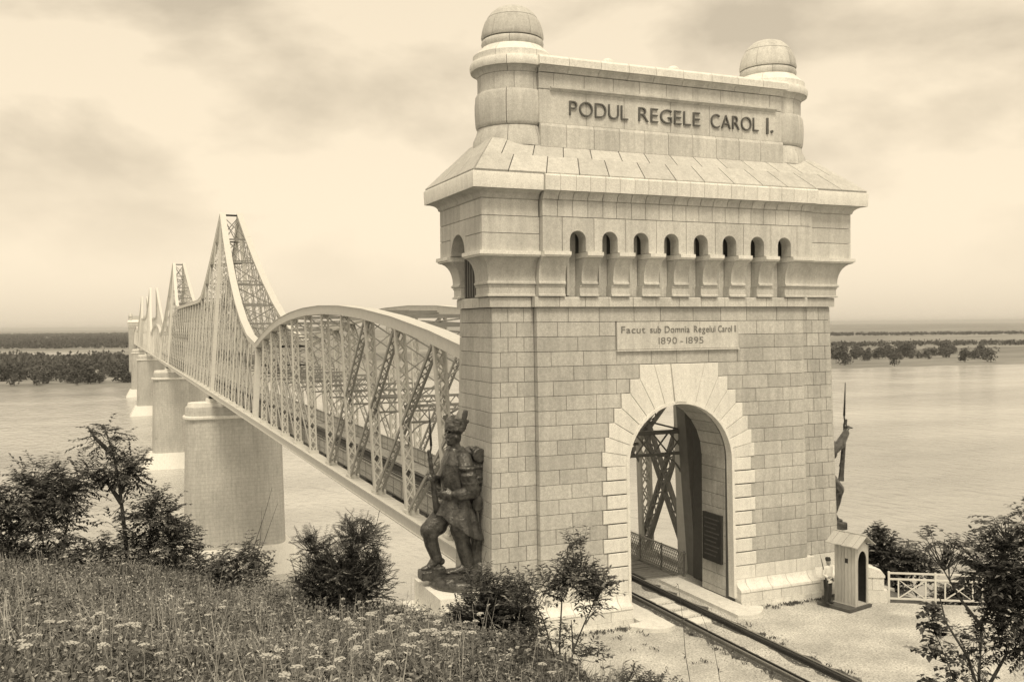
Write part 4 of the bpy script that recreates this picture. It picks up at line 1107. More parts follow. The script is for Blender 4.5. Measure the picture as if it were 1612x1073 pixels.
# ------------------------------------------------------------------ the sentry, his box, the parapet and the railing
WA = V(.906, .423, 0); NA = V(-.423, .906, 0); A0 = V(5.51, -2.72, GZ)
rotz = R(13)
box_ = thing('sentry_box', 'small wooden sentry box with gabled roof and dark arched doorway beside the portal', 'sentry box')
def lb(name, x0, x1, y0, y1, z0, z1, m_, parent=None):
    b = MB(); b.box(x0, x1, y0, y1, z0, z1); return b.build(name, m_, parent or box_)
lb('platform', -.28, 1.02, -.05, 1.35, .02, .12, WOODD); lb('floor', .18, .98, .05, .98, .12, .15, WOOD)
nb = 6
for i in range(nb):       # side boards, left and right
    y0 = .10 + i*.85/nb; y1 = .10 + (i+1)*.85/nb - .012
    for x0, x1 in ((.20, .23), (.93, .96)):
        if x0 < .5 and i == 2:
            lb('wall_board', x0, x1, y0, y1, .15, 1.62, WOOD); lb('wall_board', x0, x1, y0, y1, 1.80, 2.22, WOOD)
        else: lb('wall_board', x0, x1, y0, y1, .15, 2.22, WOOD)
for i in range(5):
    x0 = .24 + i*.138; lb('back_board', x0, x0 + .128, .92, .95, .15, 2.3, WOOD)
for x0, x1 in ((.19, .29), (.87, .97)): lb('corner_post', x0, x1, .06, .10, .15, 2.25, WOOD)
# front board with the pointed arch doorway
xc = .58; hw = .26
arcp = [(xc + hw*math.cos(t)*(1 if True else 1), 1.66 + .42*math.sin(t)**.9 if math.sin(t) > 0 else 1.66) for t in np.linspace(0, math.pi, 15)]
poly = [(.29, .15), (xc - hw, .15)] + list(reversed(arcp)) + [(xc + hw, .15), (.87, .15), (.87, 2.25), (xc, 2.52), (.29, 2.25)]
b = MB(); b.prism(poly, lambda x, z, o: (x, .075 - o, z), 0, .03); b.build('front_boarding', WOOD, box_)
for i in range(5):
    z0 = 0
lb('interior_shade_panel', .235, .25, .10, .91, .16, 2.2, DARKI); lb('interior_shade_panel', .91, .925, .10, .91, .16, 2.2, DARKI); lb('interior_shade_panel', .25, .91, .90, .915, .16, 2.2, DARKI)  # added dark panels paint the shade inside the box
for sg in (-1, 1):
    for i in range(6):
        y0 = -.14 + i*.225; b = MB(); u0 = V(xc, 0, 2.62); u1 = V(xc + sg*.56, 0, 2.26)
        q = []
        for yy in (y0, y0 + .215):
            q += [(u0.x, yy, u0.z + .012*(i % 2)), (u1.x, yy, u1.z + .012*(i % 2)), (u1.x, yy, u1.z + .03 + .012*(i % 2)), (u0.x, yy, u0.z + .03 + .012*(i % 2))]
        b.add(q, [(0,1,2,3),(4,5,6,7),(0,1,5,4),(1,2,6,5),(2,3,7,6),(3,0,4,7)]); b.build('roof_board', WOOD, box_)
b = MB(); b.box(xc - .03, xc + .03, -.15, 1.22, 2.64, 2.68); b.build('ridge_batten', WOOD, box_)
box_.location = A0; box_.rotation_euler = (0, 0, rotz)
# sentry
def sentry():
    t = thing('person', 'sentry in pale tunic and dark trousers standing beside the sentry box with a rifle', 'person')
    m = MB()
    for sg in (-1, 1):
        limb(m, [(0, sg*.09, .86), (.01, sg*.095, .48), (-.01, sg*.10, .09)], [.10, .07, .052])
        m.tube([(-.06, sg*.10, .04), (.05, sg*.105, .045), (.17, sg*.12, .03)], [(.045, .045), (.05, .045), (.035, .028)], 8)
    m.tube([(0, 0, .80), (0, 0, .98), (.0, 0, 1.2), (-.01, 0, 1.38), (0, 0, 1.45)], [(.12, .165), (.115, .155), (.125, .18), (.10, .19), (.05, .08)], 12)
    limb(m, [(0, 0, 1.42), (.01, 0, 1.5)], [.055, .052]); m.ell((.02, 0, 1.58), (.09, .075, .11)); m.ell((.11, 0, 1.57), (.02, .015, .022)); m.ell((.07, 0, 1.52), (.05, .045, .04))
    for sg in (-1, 1): m.ell((.01, sg*.075, 1.575), (.015, .012, .026))
    limb(m, [(-.01, .19, 1.36), (-.03, .25, 1.13), (.06, .24, .93)], [.062, .052, .036]); hand(m, (.06, .24, .92), (.3, 0, -1), (0, -1, 0), .9, .4)
    limb(m, [(-.01, -.19, 1.36), (-.02, -.26, 1.13), (.14, -.20, 1.05)], [.062, .052, .036]); hand(m, (.14, -.20, 1.05), (.8, .3, .2), (0, 1, 0), .9, .6)
    fuse(m, 'body', SKIN, t, .012, 2)
    m = MB()
    m.tube([(0, 0, .80), (0, 0, .98), (0, 0, 1.2), (-.01, 0, 1.38), (0, 0, 1.445)], [(.15, .195), (.13, .17), (.14, .195), (.12, .205), (.065, .095)], 14)
    limb(m, [(-.01, .19, 1.36), (-.03, .25, 1.13), (.05, .245, .97)], [.078, .066, .05]); limb(m, [(-.01, -.19, 1.36), (-.02, -.26, 1.13), (.11, -.21, 1.06)], [.078, .066, .05])
    fuse(m, 'tunic', CLOTHW, t, .012, 2)
    m = MB()
    for sg in (-1, 1): limb(m, [(0, sg*.085, .86), (.01, sg*.095, .48), (-.01, sg*.10, .12)], [.118, .09, .072]); m.tube([(-.06, sg*.10, .045), (.05, sg*.105, .05), (.17, sg*.12, .035)], [(.055, .05), (.06, .05), (.045, .034)], 8)
    m.ell((0, 0, .83), (.14, .18, .08)); fuse(m, 'trousers', CLOTHD, t, .012, 2)
    m = MB(); m.tube([(.02, 0, 1.615), (.015, 0, 1.66), (-.01, 0, 1.73), (-.01, 0, 1.745)], [(.10, .086), (.105, .092), (.10, .088), (.07, .06)], 12); fuse(m, 'cap', CLOTHD, t, .01, 1)
    m = MB(); m.tube([(.145, 0, .93), (0, .185, .93), (-.14, 0, .93), (0, -.185, .93), (.145, 0, .93)], .022, 6); m.ell((.14, .07, .93), (.035, .045, .035)); fuse(m, 'belt', LEATHER, t, .009, 0)
    m = MB(); m.tube([(.10, -.20, .82), (.02, -.25, 1.2), (-.09, -.29, 1.72)], [.028, .022, .012], 8); m.tube([(.13, -.20, .72), (.10, -.20, .86)], [.04, .026], 8); m.tube([(-.09, -.29, 1.70), (-.17, -.33, 2.08)], [.008, .004], 6)
    fuse(m, 'rifle', LEATHER, t, .006, 0)
    return t
sen = sentry(); pp = A0 + NA*.95 - WA*.02; sen.location = (pp.x, pp.y, GZ + .12); sen.rotation_euler = (0, 0, R(-75)); sen.scale = (.97, .97, .97)
# stone parapet stub with a curved shoulder between plinth and railing
par = thing('parapet_stub', 'low pale stone parapet with curved shoulder behind the sentry box', 'parapet', (7.0, -1.95, GZ))
dv = V(RB[0] - RA[0], RB[1] - RA[1], 0).normalized(); nv = V(rn[0], rn[1], 0)
P0 = V(RA[0], RA[1], 0) - dv*.1
def pblk(s0, s1, poly, nm='parapet_block', th=.42):
    b = MB(); b.prism(poly, lambda s, z, o: tuple(P0 + dv*s + nv*(.25 - o) + V(0, 0, GZ + z)), 0, th); b.build(nm, STONEL, par)
pblk(0, 1.5, [(0, -.05), (.74, -.05), (.74, .44), (0, .44)]); pblk(0, 1.5, [(.75, -.05), (1.55, -.05), (1.55, .44), (.75, .44)])
pblk(0, 1.5, [(0, .455), (1.0, .455), (1.0, .90), (0, .90)], th=.40); pblk(0, 1.5, [(1.01, .455), (1.42, .455), (1.42, .90), (1.01, .90)], th=.40)
pblk(0, 1.5, [(0, .915), (1.45, .915), (1.45, 1.0), (1.36, 1.12), (1.2, 1.2), (.9, 1.28), (.62, 1.42), (.46, 1.62), (.40, 1.80), (0, 1.80)], 'curved_coping', .44)
fence = thing('railing', 'white painted iron railing with crossed panels along the terrace edge', 'railing', (8, -2.4, GZ))
F0 = P0 + dv*1.62; zr = GZ
def fp(s, z): return F0 + dv*s + V(0, 0, zr + z)
npan = 7; pl = 1.62
for i in range(npan + 1):
    b = MB(); b.beam(fp(i*pl, -.05), fp(i*pl, 1.12), .07, .07, dv); b.build('post', WHITEP, fence)
for i in range(npan):
    a, c = i*pl + .035, (i+1)*pl - .035
    for z in (.12, .84, 1.06):
        b = MB(); b.beam(fp(a, z), fp(c, z), .06, .06, nv); b.build('rail', WHITEP, fence)
    b = MB(); m_ = (a + c)/2
    b.beam(fp(a + .3, .13), fp(a + .3, .83), .05, .03, dv); b.beam(fp(c - .3, .13), fp(c - .3, .83), .05, .03, dv)
    b.build('baluster_pair', WHITEP, fence)
    for k, (q0, q1) in enumerate((((a + .31, .14), (c - .31, .82)), ((a + .31, .82), (c - .31, .14)))):
        b = MB(); b.beam(fp(*q0) + nv*.01*k, fp(*q1) + nv*.01*k, .05, .03, nv); b.build('cross_bar', WHITEP, fence)

# ------------------------------------------------------------------ plants near the camera
def leaf_quad(mb, p, d, n, L, w):
    """a pointed leaf folded a little along the midrib"""
    d = d.normalized(); s_ = d.cross(n)
    if s_.length < 1e-3: s_ = V(1, 0, 0)
    s_.normalize(); n2 = s_.cross(d)
    a = p; b_ = p + d*L*.45 + s_*w*.5 + n2*w*.12; c = p + d*L - n2*L*.12; e = p + d*L*.45 - s_*w*.5 + n2*w*.12
    o = len(mb.v); mb.v += [tuple(a), tuple(b_), tuple(c), tuple(e)]; mb.f += [(o, o+1, o+2), (o, o+2, o+3)]
def rdir(zb=0.0):
    while True:
        v = V(U(-1,1), U(-1,1), U(-1,1))
        if .05 < v.length < 1: break
    v.normalize(); v.z += zb; return v.normalized()
def spray(lf, tw, p0, d, L, nl, leafL, leafW, droop=.25, thin=.004):
    """a compound leaf or leafy twig: leaflets set along both sides of a drooping stalk"""
    d = d.normalized(); pts = [p0]; p = p0.copy(); k = 5
    for i in range(k):
        d = (d + V(U(-.08,.08), U(-.08,.08), -droop/k + U(-.05,.05))).normalized(); p = p + d*(L/k); pts.append(p.copy())
    tw.tube(pts, [thin*(1 - .6*i/k) for i in range(k+1)], 3, False)
    side = d.cross(V(0,0,1))
    if side.length < .1: side = V(1,0,0)
    side.normalize()
    for i in range(nl):
        t = (.15 + .85*i/max(nl-1, 1))*k; j = min(int(t), k-1); q = pts[j].lerp(pts[j+1], t - j)
        dd = (pts[j+1] - pts[j]).normalized()
        for sg in (-1, 1):
            ld = (side*sg*U(.7, 1.1) + dd*U(.35, .7) + V(0, 0, U(-.35, .15))).normalized()
            leaf_quad(lf, q, ld, V(U(-.3,.3), U(-.3,.3), 1).normalized(), leafL*U(.85, 1.45), leafW*U(1.0, 1.5))
DENS = 1.75
def shrub(name, label, base, stems, blobs, leafL, leafW, nl=6, sprayL=.28, droop=.35, material=LEAF, stem_r=.018, group=None, cat='shrub', up=.25, extra=(), lift=1.0, dens=1.0):
    """stems: polylines relative to the base; blobs: (centre, radii, sprays)"""
    base = V(base[0], base[1], tz(base[0], base[1]) - .03) if len(base) == 2 else V(*base)
    t = thing(name, label, cat, base, group)
    tw = MB(); lf = MB(); lf2 = MB(); nodes = []
    stems = [[(x, y, z*lift) for x, y, z in st_] for st_ in stems]; blobs = [((c[0], c[1], c[2]*lift), (r_[0], r_[1], r_[2]*(1 + (lift-1)*.7)), n_) for c, r_, n_ in blobs]
    for st_ in stems:
        pts = [base + Vector(p) for p in st_]; k = len(pts)
        tw.tube(pts, [stem_r*(1 - .72*i/(k-1)) for i in range(k)], 6, False)
        for a, c in zip(pts[:-1], pts[1:]):
            for f_ in (0, .33, .66): nodes.append(a.lerp(c, f_))
        nodes.append(pts[-1])
    high = [q for q in nodes if q.z > base.z + .12] or nodes
    for c, r_, ns in blobs:
        c = base + Vector(c); r_ = Vector(r_)
        for _ in range(int(ns*DENS*dens)):
            while True:
                e = V(U(-1,1), U(-1,1), U(-1,1))
                if .15 < e.length < 1: break
            e = e*(.55 + .45*rnd())
            p = c + V(e.x*r_.x, e.y*r_.y, e.z*r_.z)
            q = min(high, key=lambda h: (h - p).length + .25*rnd())
            mid = (q + p)/2 + rdir()*.04
            tw.tube([q, mid, p], [min(stem_r*.34, .008), min(stem_r*.26, .006), min(stem_r*.2, .004)] if base.z > 2 else [stem_r*.34, stem_r*.26, stem_r*.2], 3, False)
            out_ = V(e.x*r_.x, e.y*r_.y, e.z*r_.z + up*r_.z)
            spray(lf2 if rnd() < .16 else lf, tw, p, (out_.normalized() + rdir()*.7).normalized(), sprayL*U(.6, 1.2), max(2, int(nl*U(.7, 1.2))), leafL, leafW, droop)
    for pts, r0 in extra: tw.tube([base + Vector(p) for p in pts], [r0*(1-.6*i/(len(pts)-1)) for i in range(len(pts))], 4, False)
    tw.build('stems', BARK, t); lf.build('foliage', material, t); lf2.build('lit_foliage', LEAF3, t)  # the pale share of leaves imitates highlights by colour
    return t
def at(px, d):
    """ground position in the direction of picture column px at distance d"""
    return ud((px - 806)/1498.67, d)
def lateral(dx, dz, dd=0.0):
    """offset: dx to the camera's right, dz up, dd away"""
    v = RH*dx + FH*dd; return (v.x, v.y, dz)
def bl(dx, dz, dd, rx, rz, ns, ry=None): return (lateral(dx, dz, dd), (rx, ry or rx, rz), ns)
# left edge thicket
shrub('leafy_bush', 'dark broad bush at the left edge of the hillside, left of the leaning sapling', at(70, 16.5),
      [[lateral(0,0), lateral(-.1,.7), lateral(-.3,1.5)], [lateral(.1,0), lateral(.3,.7), lateral(.45,1.4)], [lateral(-.2,0), lateral(-.6,.6), lateral(-.8,1.2)]],
      [bl(-.15,1.35,0,.85,.52,150), bl(-.2,.8,.1,.85,.5,110), bl(.42,1.45,0,.45,.35,50), bl(-.9,.9,0,.6,.7,80), bl(.25,.3,-.1,.6,.3,45)], .085, .034, 6, .32, lift=1.12)
# leaning sapling
shrub('sapling_tree', 'slender leaning young tree with a tufted crown rising from the bushes at left', at(193, 16.5),
      [[lateral(0,0), lateral(.02,.5), lateral(-.04,1.0), lateral(-.10,1.5), lateral(-.2,1.95), lateral(-.36,2.35)], [lateral(-.08,1.35), lateral(.05,1.6), lateral(.2,1.75)], [lateral(-.06,1.2), lateral(-.3,1.5), lateral(-.55,1.55)], [lateral(-.2,1.9), lateral(-.5,2.15), lateral(-.62,2.3)]],
      [bl(-.05,1.72,0,.36,.30,85), bl(-.35,2.15,0,.36,.26,34), bl(-.55,1.62,0,.30,.13,22), bl(.10,1.55,0,.2,.16,24), bl(.06,.95,0,.2,.12,8), bl(-.2,.95,0,.18,.07,8)], .085, .034, 6, .28, stem_r=.045, cat='tree', lift=1.2, dens=.62)
shrub('leafy_bush', 'dark dense bush right of the sapling foot on the left hillside', at(225, 16.2),
      [[lateral(0,0), lateral(.05,.5), lateral(.1,1.1)], [lateral(.1,0), lateral(.35,.4), lateral(.5,.8)], [lateral(-.2,0), lateral(-.55,.4), lateral(-.8,.6)]],
      [bl(.18,.95,0,.42,.34,90), bl(.42,.55,0,.45,.4,90), bl(-.25,.4,0,.6,.34,80), bl(-.8,.38,.1,.45,.25,40), bl(.75,.22,0,.4,.22,36)], .080, .032, 6, .28, lift=1.25)
shrub('low_bush', 'small low bush on the slope left of the shrub before the pier', at(300, 16),
      [[lateral(0,0), lateral(0,.3)], [lateral(.1,0), lateral(.3,.3)]], [bl(.05,.24,0,.35,.18,34), bl(.3,.3,0,.2,.15,14)], .07, .03, 5, .22)
# shrub in front of the first pier, with long bare twigs
shrub('light_shrub', 'round light leaved shrub with long bare twigs in front of the nearest pier', at(372, 14.6),
      [[lateral(0,0), lateral(-.03,.3), lateral(-.05,.75)], [lateral(0,.05), lateral(-.2,.35), lateral(-.4,.6)], [lateral(0,.05), lateral(.2,.4), lateral(.35,.7)]],
      [bl(-.02,.62,0,.40,.27,60), bl(-.32,.42,0,.28,.18,30), bl(.15,.85,0,.24,.12,16), bl(.3,.5,0,.22,.2,16), bl(-.05,.25,0,.15,.15,10)], .075, .034, 5, .24, material=LEAF2, stem_r=.02,
      extra=[([lateral(.1,.5), lateral(.25,1.0), lateral(.42,1.5), lateral(.52,1.85)], .006), ([lateral(.15,.5), lateral(.38,1.0), lateral(.60,1.6)], .006), ([lateral(.2,.5), lateral(.33,1.05), lateral(.36,1.55)], .005)])
# feathery dark bush
shrub('feathery_bush', 'dense dark feathery bush below the bridge, left of the bronze soldier', at(535, 13.0),
      [[lateral(0,0), lateral(.1,.6), lateral(.3,1.35)], [lateral(0,0), lateral(-.2,.6), lateral(-.5,1.1)], [lateral(.05,0), lateral(.35,.5), lateral(.5,.8)], [lateral(0,0), lateral(-.4,.3), lateral(-.65,.5)]],
      [bl(.02,.62,0,.55,.48,330), bl(.22,1.10,0,.36,.26,100), bl(-.38,.98,0,.25,.20,44), bl(-.3,.5,0,.42,.38,150), bl(.38,.5,0,.36,.4,110), bl(0,.2,0,.55,.2,90)], .032, .010, 12, .22, droop=.22, stem_r=.022, up=.6)
shrub('feathery_bush', 'small tuft of dark weeds right of the feathery bush, below the pedestal', at(628, 12.6),
      [[lateral(0,0), lateral(0,.2)]], [bl(0,.15,0,.3,.14,60)], .035, .012, 8, .18, droop=.1)
# dark bush before the plinth and the open shrub beside it
shrub('dark_bush', 'dark bush at the corner of the portal below the bronze soldier', at(765, 11.2),
      [[lateral(0,0), lateral(0,.5), lateral(-.05,.85)], [lateral(0,0), lateral(-.3,.4), lateral(-.45,.6)], [lateral(.05,0), lateral(.25,.4), lateral(.4,.75)]],
      [bl(.0,.42,0,.42,.36,190), bl(-.32,.30,0,.30,.26,100), bl(.22,.62,0,.3,.22,60), bl(-.1,.78,0,.2,.12,18), bl(.42,.35,0,.2,.3,50)], .055, .018, 8, .2, droop=.15, stem_r=.016, up=.5, lift=1.15,
      extra=[([lateral(-.33,.0), lateral(-.25,.5), lateral(-.1,1.0), lateral(-.02,1.3)], .006), ([lateral(-.25,0), lateral(-.25,.7), lateral(-.28,1.5)], .004)])
shrub('open_shrub', 'open shrub with thin bare stems and scattered leaves in front of the left plinth', at(880, 9.6),
      [[lateral(0,0), lateral(-.05,.3), lateral(-.18,.62), lateral(-.36,.88)], [lateral(0,.05), lateral(-.02,.45), lateral(.02,.9), lateral(.08,1.15)], [lateral(.02,.05), lateral(.12,.4), lateral(.25,.62), lateral(.42,.85)], [lateral(-.02,0), lateral(-.15,.2), lateral(-.35,.4)], [lateral(.12,.38), lateral(.11,.5), lateral(.10,.62)]],
      [bl(.12,.92,0,.27,.17,50), bl(.36,.82,0,.2,.19,48), bl(-.22,.86,0,.26,.12,26), bl(.16,1.12,0,.13,.12,10), bl(-.42,.72,0,.15,.17,16), bl(-.3,.45,0,.2,.1,14), bl(.26,.35,0,.14,.07,9), bl(.02,.5,0,.1,.1,6), bl(.02,.12,0,.14,.14,26), bl(.2,.05,0,.2,.1,18)], .055, .021, 5, .16, droop=.2, stem_r=.013, up=.5, lift=1.42, dens=.95)
shrub('low_bush', 'small leafy tuft poking up at the bottom edge left of the track', (lambda q: (q[0], q[1], 10.609 - .3845*11.0 - .12))(at(1005, 11.0)),
      [[(0,0,-.4), lateral(0,.1)], [(0,0,-.4), lateral(-.25,.15)], [(0,0,-.4), lateral(.25,.1)]], [bl(-.15,.14,0,.25,.14,48), bl(.15,.1,0,.25,.12,44)], .05, .022, 5, .16)
# the tree at the right edge
rb = at(1548, 12.0); rz0 = tz(*rb)
base_r = (rb[0], rb[1], rz0)
top_r = 10.609 - .185*12.0 - rz0          # crown top above the root
low = 10.609 - .375*12.0 - rz0            # where the stem enters the picture
shrub('young_tree', 'dark leafy young tree at the right edge in front of the railing', base_r,
      [[(0,0,0), lateral(-.02,low*.6), lateral(-.06,low), lateral(-.02,low+.7), lateral(.2,low+1.2), lateral(.3,low+1.7)], [lateral(-.05,low*.9), lateral(-.2,low+.25), lateral(-.48,low+.7), lateral(-.55,low+1.0)], [lateral(0,low+.6), lateral(-.3,low+1.0), lateral(-.5,low+1.35)], [lateral(.1,low+.9), lateral(.5,low+1.3), lateral(.7,low+1.5)], [lateral(0,low*.9), lateral(.3,low+.3), lateral(.6,low+.4)]],
      [bl(.25,low+1.45,0,.42,.40,120), bl(.15,low+1.28,0,.36,.2,70), bl(.6,low+1.0,0,.52,.5,150), bl(.34,low+.85,0,.3,.35,85), bl(-.62,low+1.72,0,.30,.05,15), bl(-.3,low+1.62,0,.3,.10,22), bl(.75,low+1.85,0,.35,.3,60), bl(.0,low+.45,0,.2,.22,30), bl(.55,low+.35,0,.3,.25,40), bl(.25,low+1.9,0,.3,.16,26), bl(-.15,low+.15,0,.2,.2,18)], .066, .034, 6, .26, droop=.25, stem_r=.026, cat='tree', dens=.62)
shrub('leafy_twig', 'thin twig of large dark leaves left of the young tree at bottom right', (at(1520, 11.4)[0], at(1520, 11.4)[1], 10.609 - .40*11.4),
      [[(0,0,-.5), lateral(-.1,.1), lateral(-.22,.45), lateral(-.36,.8), lateral(-.42,1.1)], [lateral(-.08,.05), lateral(-.3,.12), lateral(-.5,.2)]],
      [bl(-.2,.42,0,.06,.16,8), bl(-.34,.75,0,.08,.18,14), bl(-.42,1.02,0,.1,.14,16), bl(-.42,.2,0,.16,.06,9), bl(-.55,.62,0,.12,.05,5), bl(-.1,.12,0,.1,.1,6)], .075, .055, 2, .09, stem_r=.010)
shrub('dark_bush', 'dark bush growing beyond the railing beside the parapet', (9.9, .55, -1.6),
      [[(0,0,0), (0,0,1.6), (.1,0,3.0)], [(0,0,.5), (.8,-.2,1.8), (1.2,-.3,2.6)], [(0,0,.5), (-.7,.2,1.7), (-1.0,.2,2.4)]],
      [((0,0,3.1), (.55,.55,.75), 70), ((.9,-.2,2.55), (.8,.6,.5), 80), ((-.5,.1,2.4), (.7,.6,.6), 80), ((.2,0,1.6), (1.2,.7,.6), 80), ((1.7,-.5,2.2), (.6,.5,.4), 40)], .20, .09, 5, .45, stem_r=.05)
# more growth along the slope beyond the railing
for i, (x, y, h, lab) in enumerate(((12.2, -2.2, 1.5, 'dark scrub on the slope behind the middle of the white railing'), (14.6, -3.9, 2.4, 'dark scrub on the slope behind the far end of the white railing'))):
    shrub('slope_scrub', lab, (x, y, -1.4), [[(0,0,0), (0,0,1), (.1,0,1.4+h*.4)], [(0,0,.3), (.6,-.4,1.4)], [(0,0,.3), (-.6,.4,1.4)]],
          [((0,0,1.2+h*.3), (1.2,.9,.6+h*.15), 120), ((.8,-.6,1.2), (.9,.8,.5), 70), ((-.8,.6,1.2), (.9,.8,.5), 70)], .16, .07, 5, .4, stem_r=.04)
# tall thin stems in front of the track
for i, (px, py0, py1, d, lab) in enumerate(((1090, 925, 1090, 8.0, 'thin bent stem before the track, left one of the two'), (1146, 975, 1090, 8.4, 'thin bent stem before the track, right one of the two'))):
    q = at(px, d); b = MB()
    zt = 10.609 - (py0 - 512)/1498.67*d; zb = 10.609 - (py1 - 512)/1498.67*d - .6
    gx = [(q[0] + RH.x*(.02*math.sin(k*1.6 + i) - .010*k*k*(1 if i else .6)), q[1] + RH.y*(.02*math.sin(k*1.6 + i) - .010*k*k*(1 if i else .6)), zb + (zt - zb)*k/5) for k in range(6)]
    b.tube(gx, [.0042, .004, .0035, .003, .002, .0015], 5)
    for k in (2, 3, 4, 5): leaf_quad(b, V(*gx[k]), rdir(.3), V(0, 0, 1), .05, .014); leaf_quad(b, V(*gx[k]), rdir(.3), V(0, 0, 1), .045, .014)
    tag(b.build('bare_stem', BARK), lab, 'stem', 'thin stems before the track')

pb = MB(); r_ = np.random.RandomState(9)
for i in range(5200):
    if i < 2600: x = r_.uniform(-1.7, 1.6); y = r_.uniform(-17, 1)
    else: x = r_.uniform(-6, 11); y = r_.uniform(-14, -1.2)
    s0 = r_.uniform(.012, .032)*(1.25 if i < 2600 else .8)
    o = len(pb.v); pb.v += [(x-s0, y, GZ), (x, y-s0, GZ), (x+s0, y, GZ), (x, y+s0*.8, GZ), (x+s0*.2, y, GZ+s0*.9)]; pb.f += [(o, o+1, o+4), (o+1, o+2, o+4), (o+2, o+3, o+4), (o+3, o, o+4)]
stuff(pb.build('pebbles', mat('pebble', .34, .9, .6, 18)), 'loose stones scattered over the gravel and along the track', 'stones')
wb = MB(); r_ = np.random.RandomState(31)
for i in range(300):
    k = i % 3
    if k == 0: x, y = r_.choice([-1, 1])*r_.uniform(2.7, 7.4), -1.0 - abs(r_.normal(0, .12))
    elif k == 1: x, y = r_.choice([-1.12, .98]) + r_.normal(0, .14), r_.uniform(-18, -2)
    else: x, y = r_.uniform(-8, -2.2), r_.uniform(-12, -1.4)
    for j in range(int(r_.uniform(5, 14))):
        a = r_.uniform(0, 6.28); h = r_.uniform(.04, .16)
        leaf_quad(wb, V(x + r_.normal(0, .06), y + r_.normal(0, .06), GZ), V(math.cos(a)*.6, math.sin(a)*.6, 1), V(-math.sin(a), math.cos(a), .3), h, h*.3)
stuff(wb.build('gravel_weeds', GRASSD), 'small weeds rooted in the gravel at the wall foot and track', 'weeds')
# ------------------------------------------------------------------ grass and wild flowers
rs = np.random.RandomState(3)
def grass(name, label, n, h0, h1, w, material, dens=None, lean=.35, umin=-.62, umax=.13):
    u = rs.uniform(umin, umax, n); dmax = np.interp(u, UT, DT) + 1.2
    d = np.sqrt(rs.uniform(25., 1.0, n)*0 + rs.uniform(0, 1, n)*(dmax**2 - 25.) + 25.)
    X = CAM.x + FH.x*d + RH.x*u*d; Y = CAM.y + FH.y*d + RH.y*u*d
    if dens is not None:
        k = rs.uniform(0, 1, n) < dens(X, Y, u, d); X, Y, u, d = X[k], Y[k], u[k], d[k]; n = len(X)
    Z = terrain_z(X, Y) - .02
    patch = .80 + .55*np.sin(X*1.9 + 2*np.sin(Y*1.1))*np.sin(Y*2.3)
    h = rs.uniform(h0, h1, n)*patch; a = rs.uniform(0, 2*np.pi, n); la = rs.uniform(0, 2*np.pi, n); l = rs.uniform(0, lean, n)*h
    wx, wy = np.cos(a)*w/2, np.sin(a)*w/2
    P = np.zeros((n, 5, 3))
    P[:, 0] = np.stack([X-wx, Y-wy, Z], 1); P[:, 1] = np.stack([X+wx, Y+wy, Z], 1)
    P[:, 2] = np.stack([X+wx*.8+l*.35*np.cos(la), Y+wy*.8+l*.35*np.sin(la), Z+h*.55], 1); P[:, 3] = np.stack([X-wx*.8+l*.35*np.cos(la), Y-wy*.8+l*.35*np.sin(la), Z+h*.55], 1)
    P[:, 4] = np.stack([X+l*np.cos(la), Y+l*np.sin(la), Z+h*(1-.15*lean)], 1)
    b0 = np.arange(n)*5
    q = np.stack([b0, b0+1, b0+2, b0+3], 1); t_ = np.stack([b0+3, b0+2, b0+4], 1)
    me = bpy.data.meshes.new(name); me.from_pydata(P.reshape(-1, 3).tolist(), [], q.tolist() + t_.tolist()); me.materials.append(material); me.update()
    o = bpy.data.objects.new(name, me); COL.objects.link(o); return stuff(o, label, 'grass')
PATCH = lambda X, Y, u, d: np.clip(.62 + .55*np.sin(X*1.1 + 1.5*np.sin(Y*.7))*np.sin(Y*1.3 + np.sin(X*.9)) + .3*np.sin(X*3.3 + Y)*np.sin(Y*2.9 - X), .06, 1)
grass('meadow_grass', 'dark meadow grass and weeds covering the near hillside', 62000, .08, .30, .013, GRASSD, PATCH)
grass('mid_grass', 'grey green grass blades mixed through the near hillside', 58000, .10, .40, .009, GRASSM, lambda X, Y, u, d: PATCH(X + 3.1, Y - 1.7, u, d), .8)
grass('dry_grass', 'pale dry grass stalks scattered over the near hillside', 34000, .12, .42, .006, GRASSL,
      lambda X, Y, u, d: np.clip(.35 + .75*np.exp(-((u+.29)/.13)**2)*np.exp(-((d-12)/4)**2) + .2*np.sin(X*2.1)*np.sin(Y*1.7), 0, 1), .8)
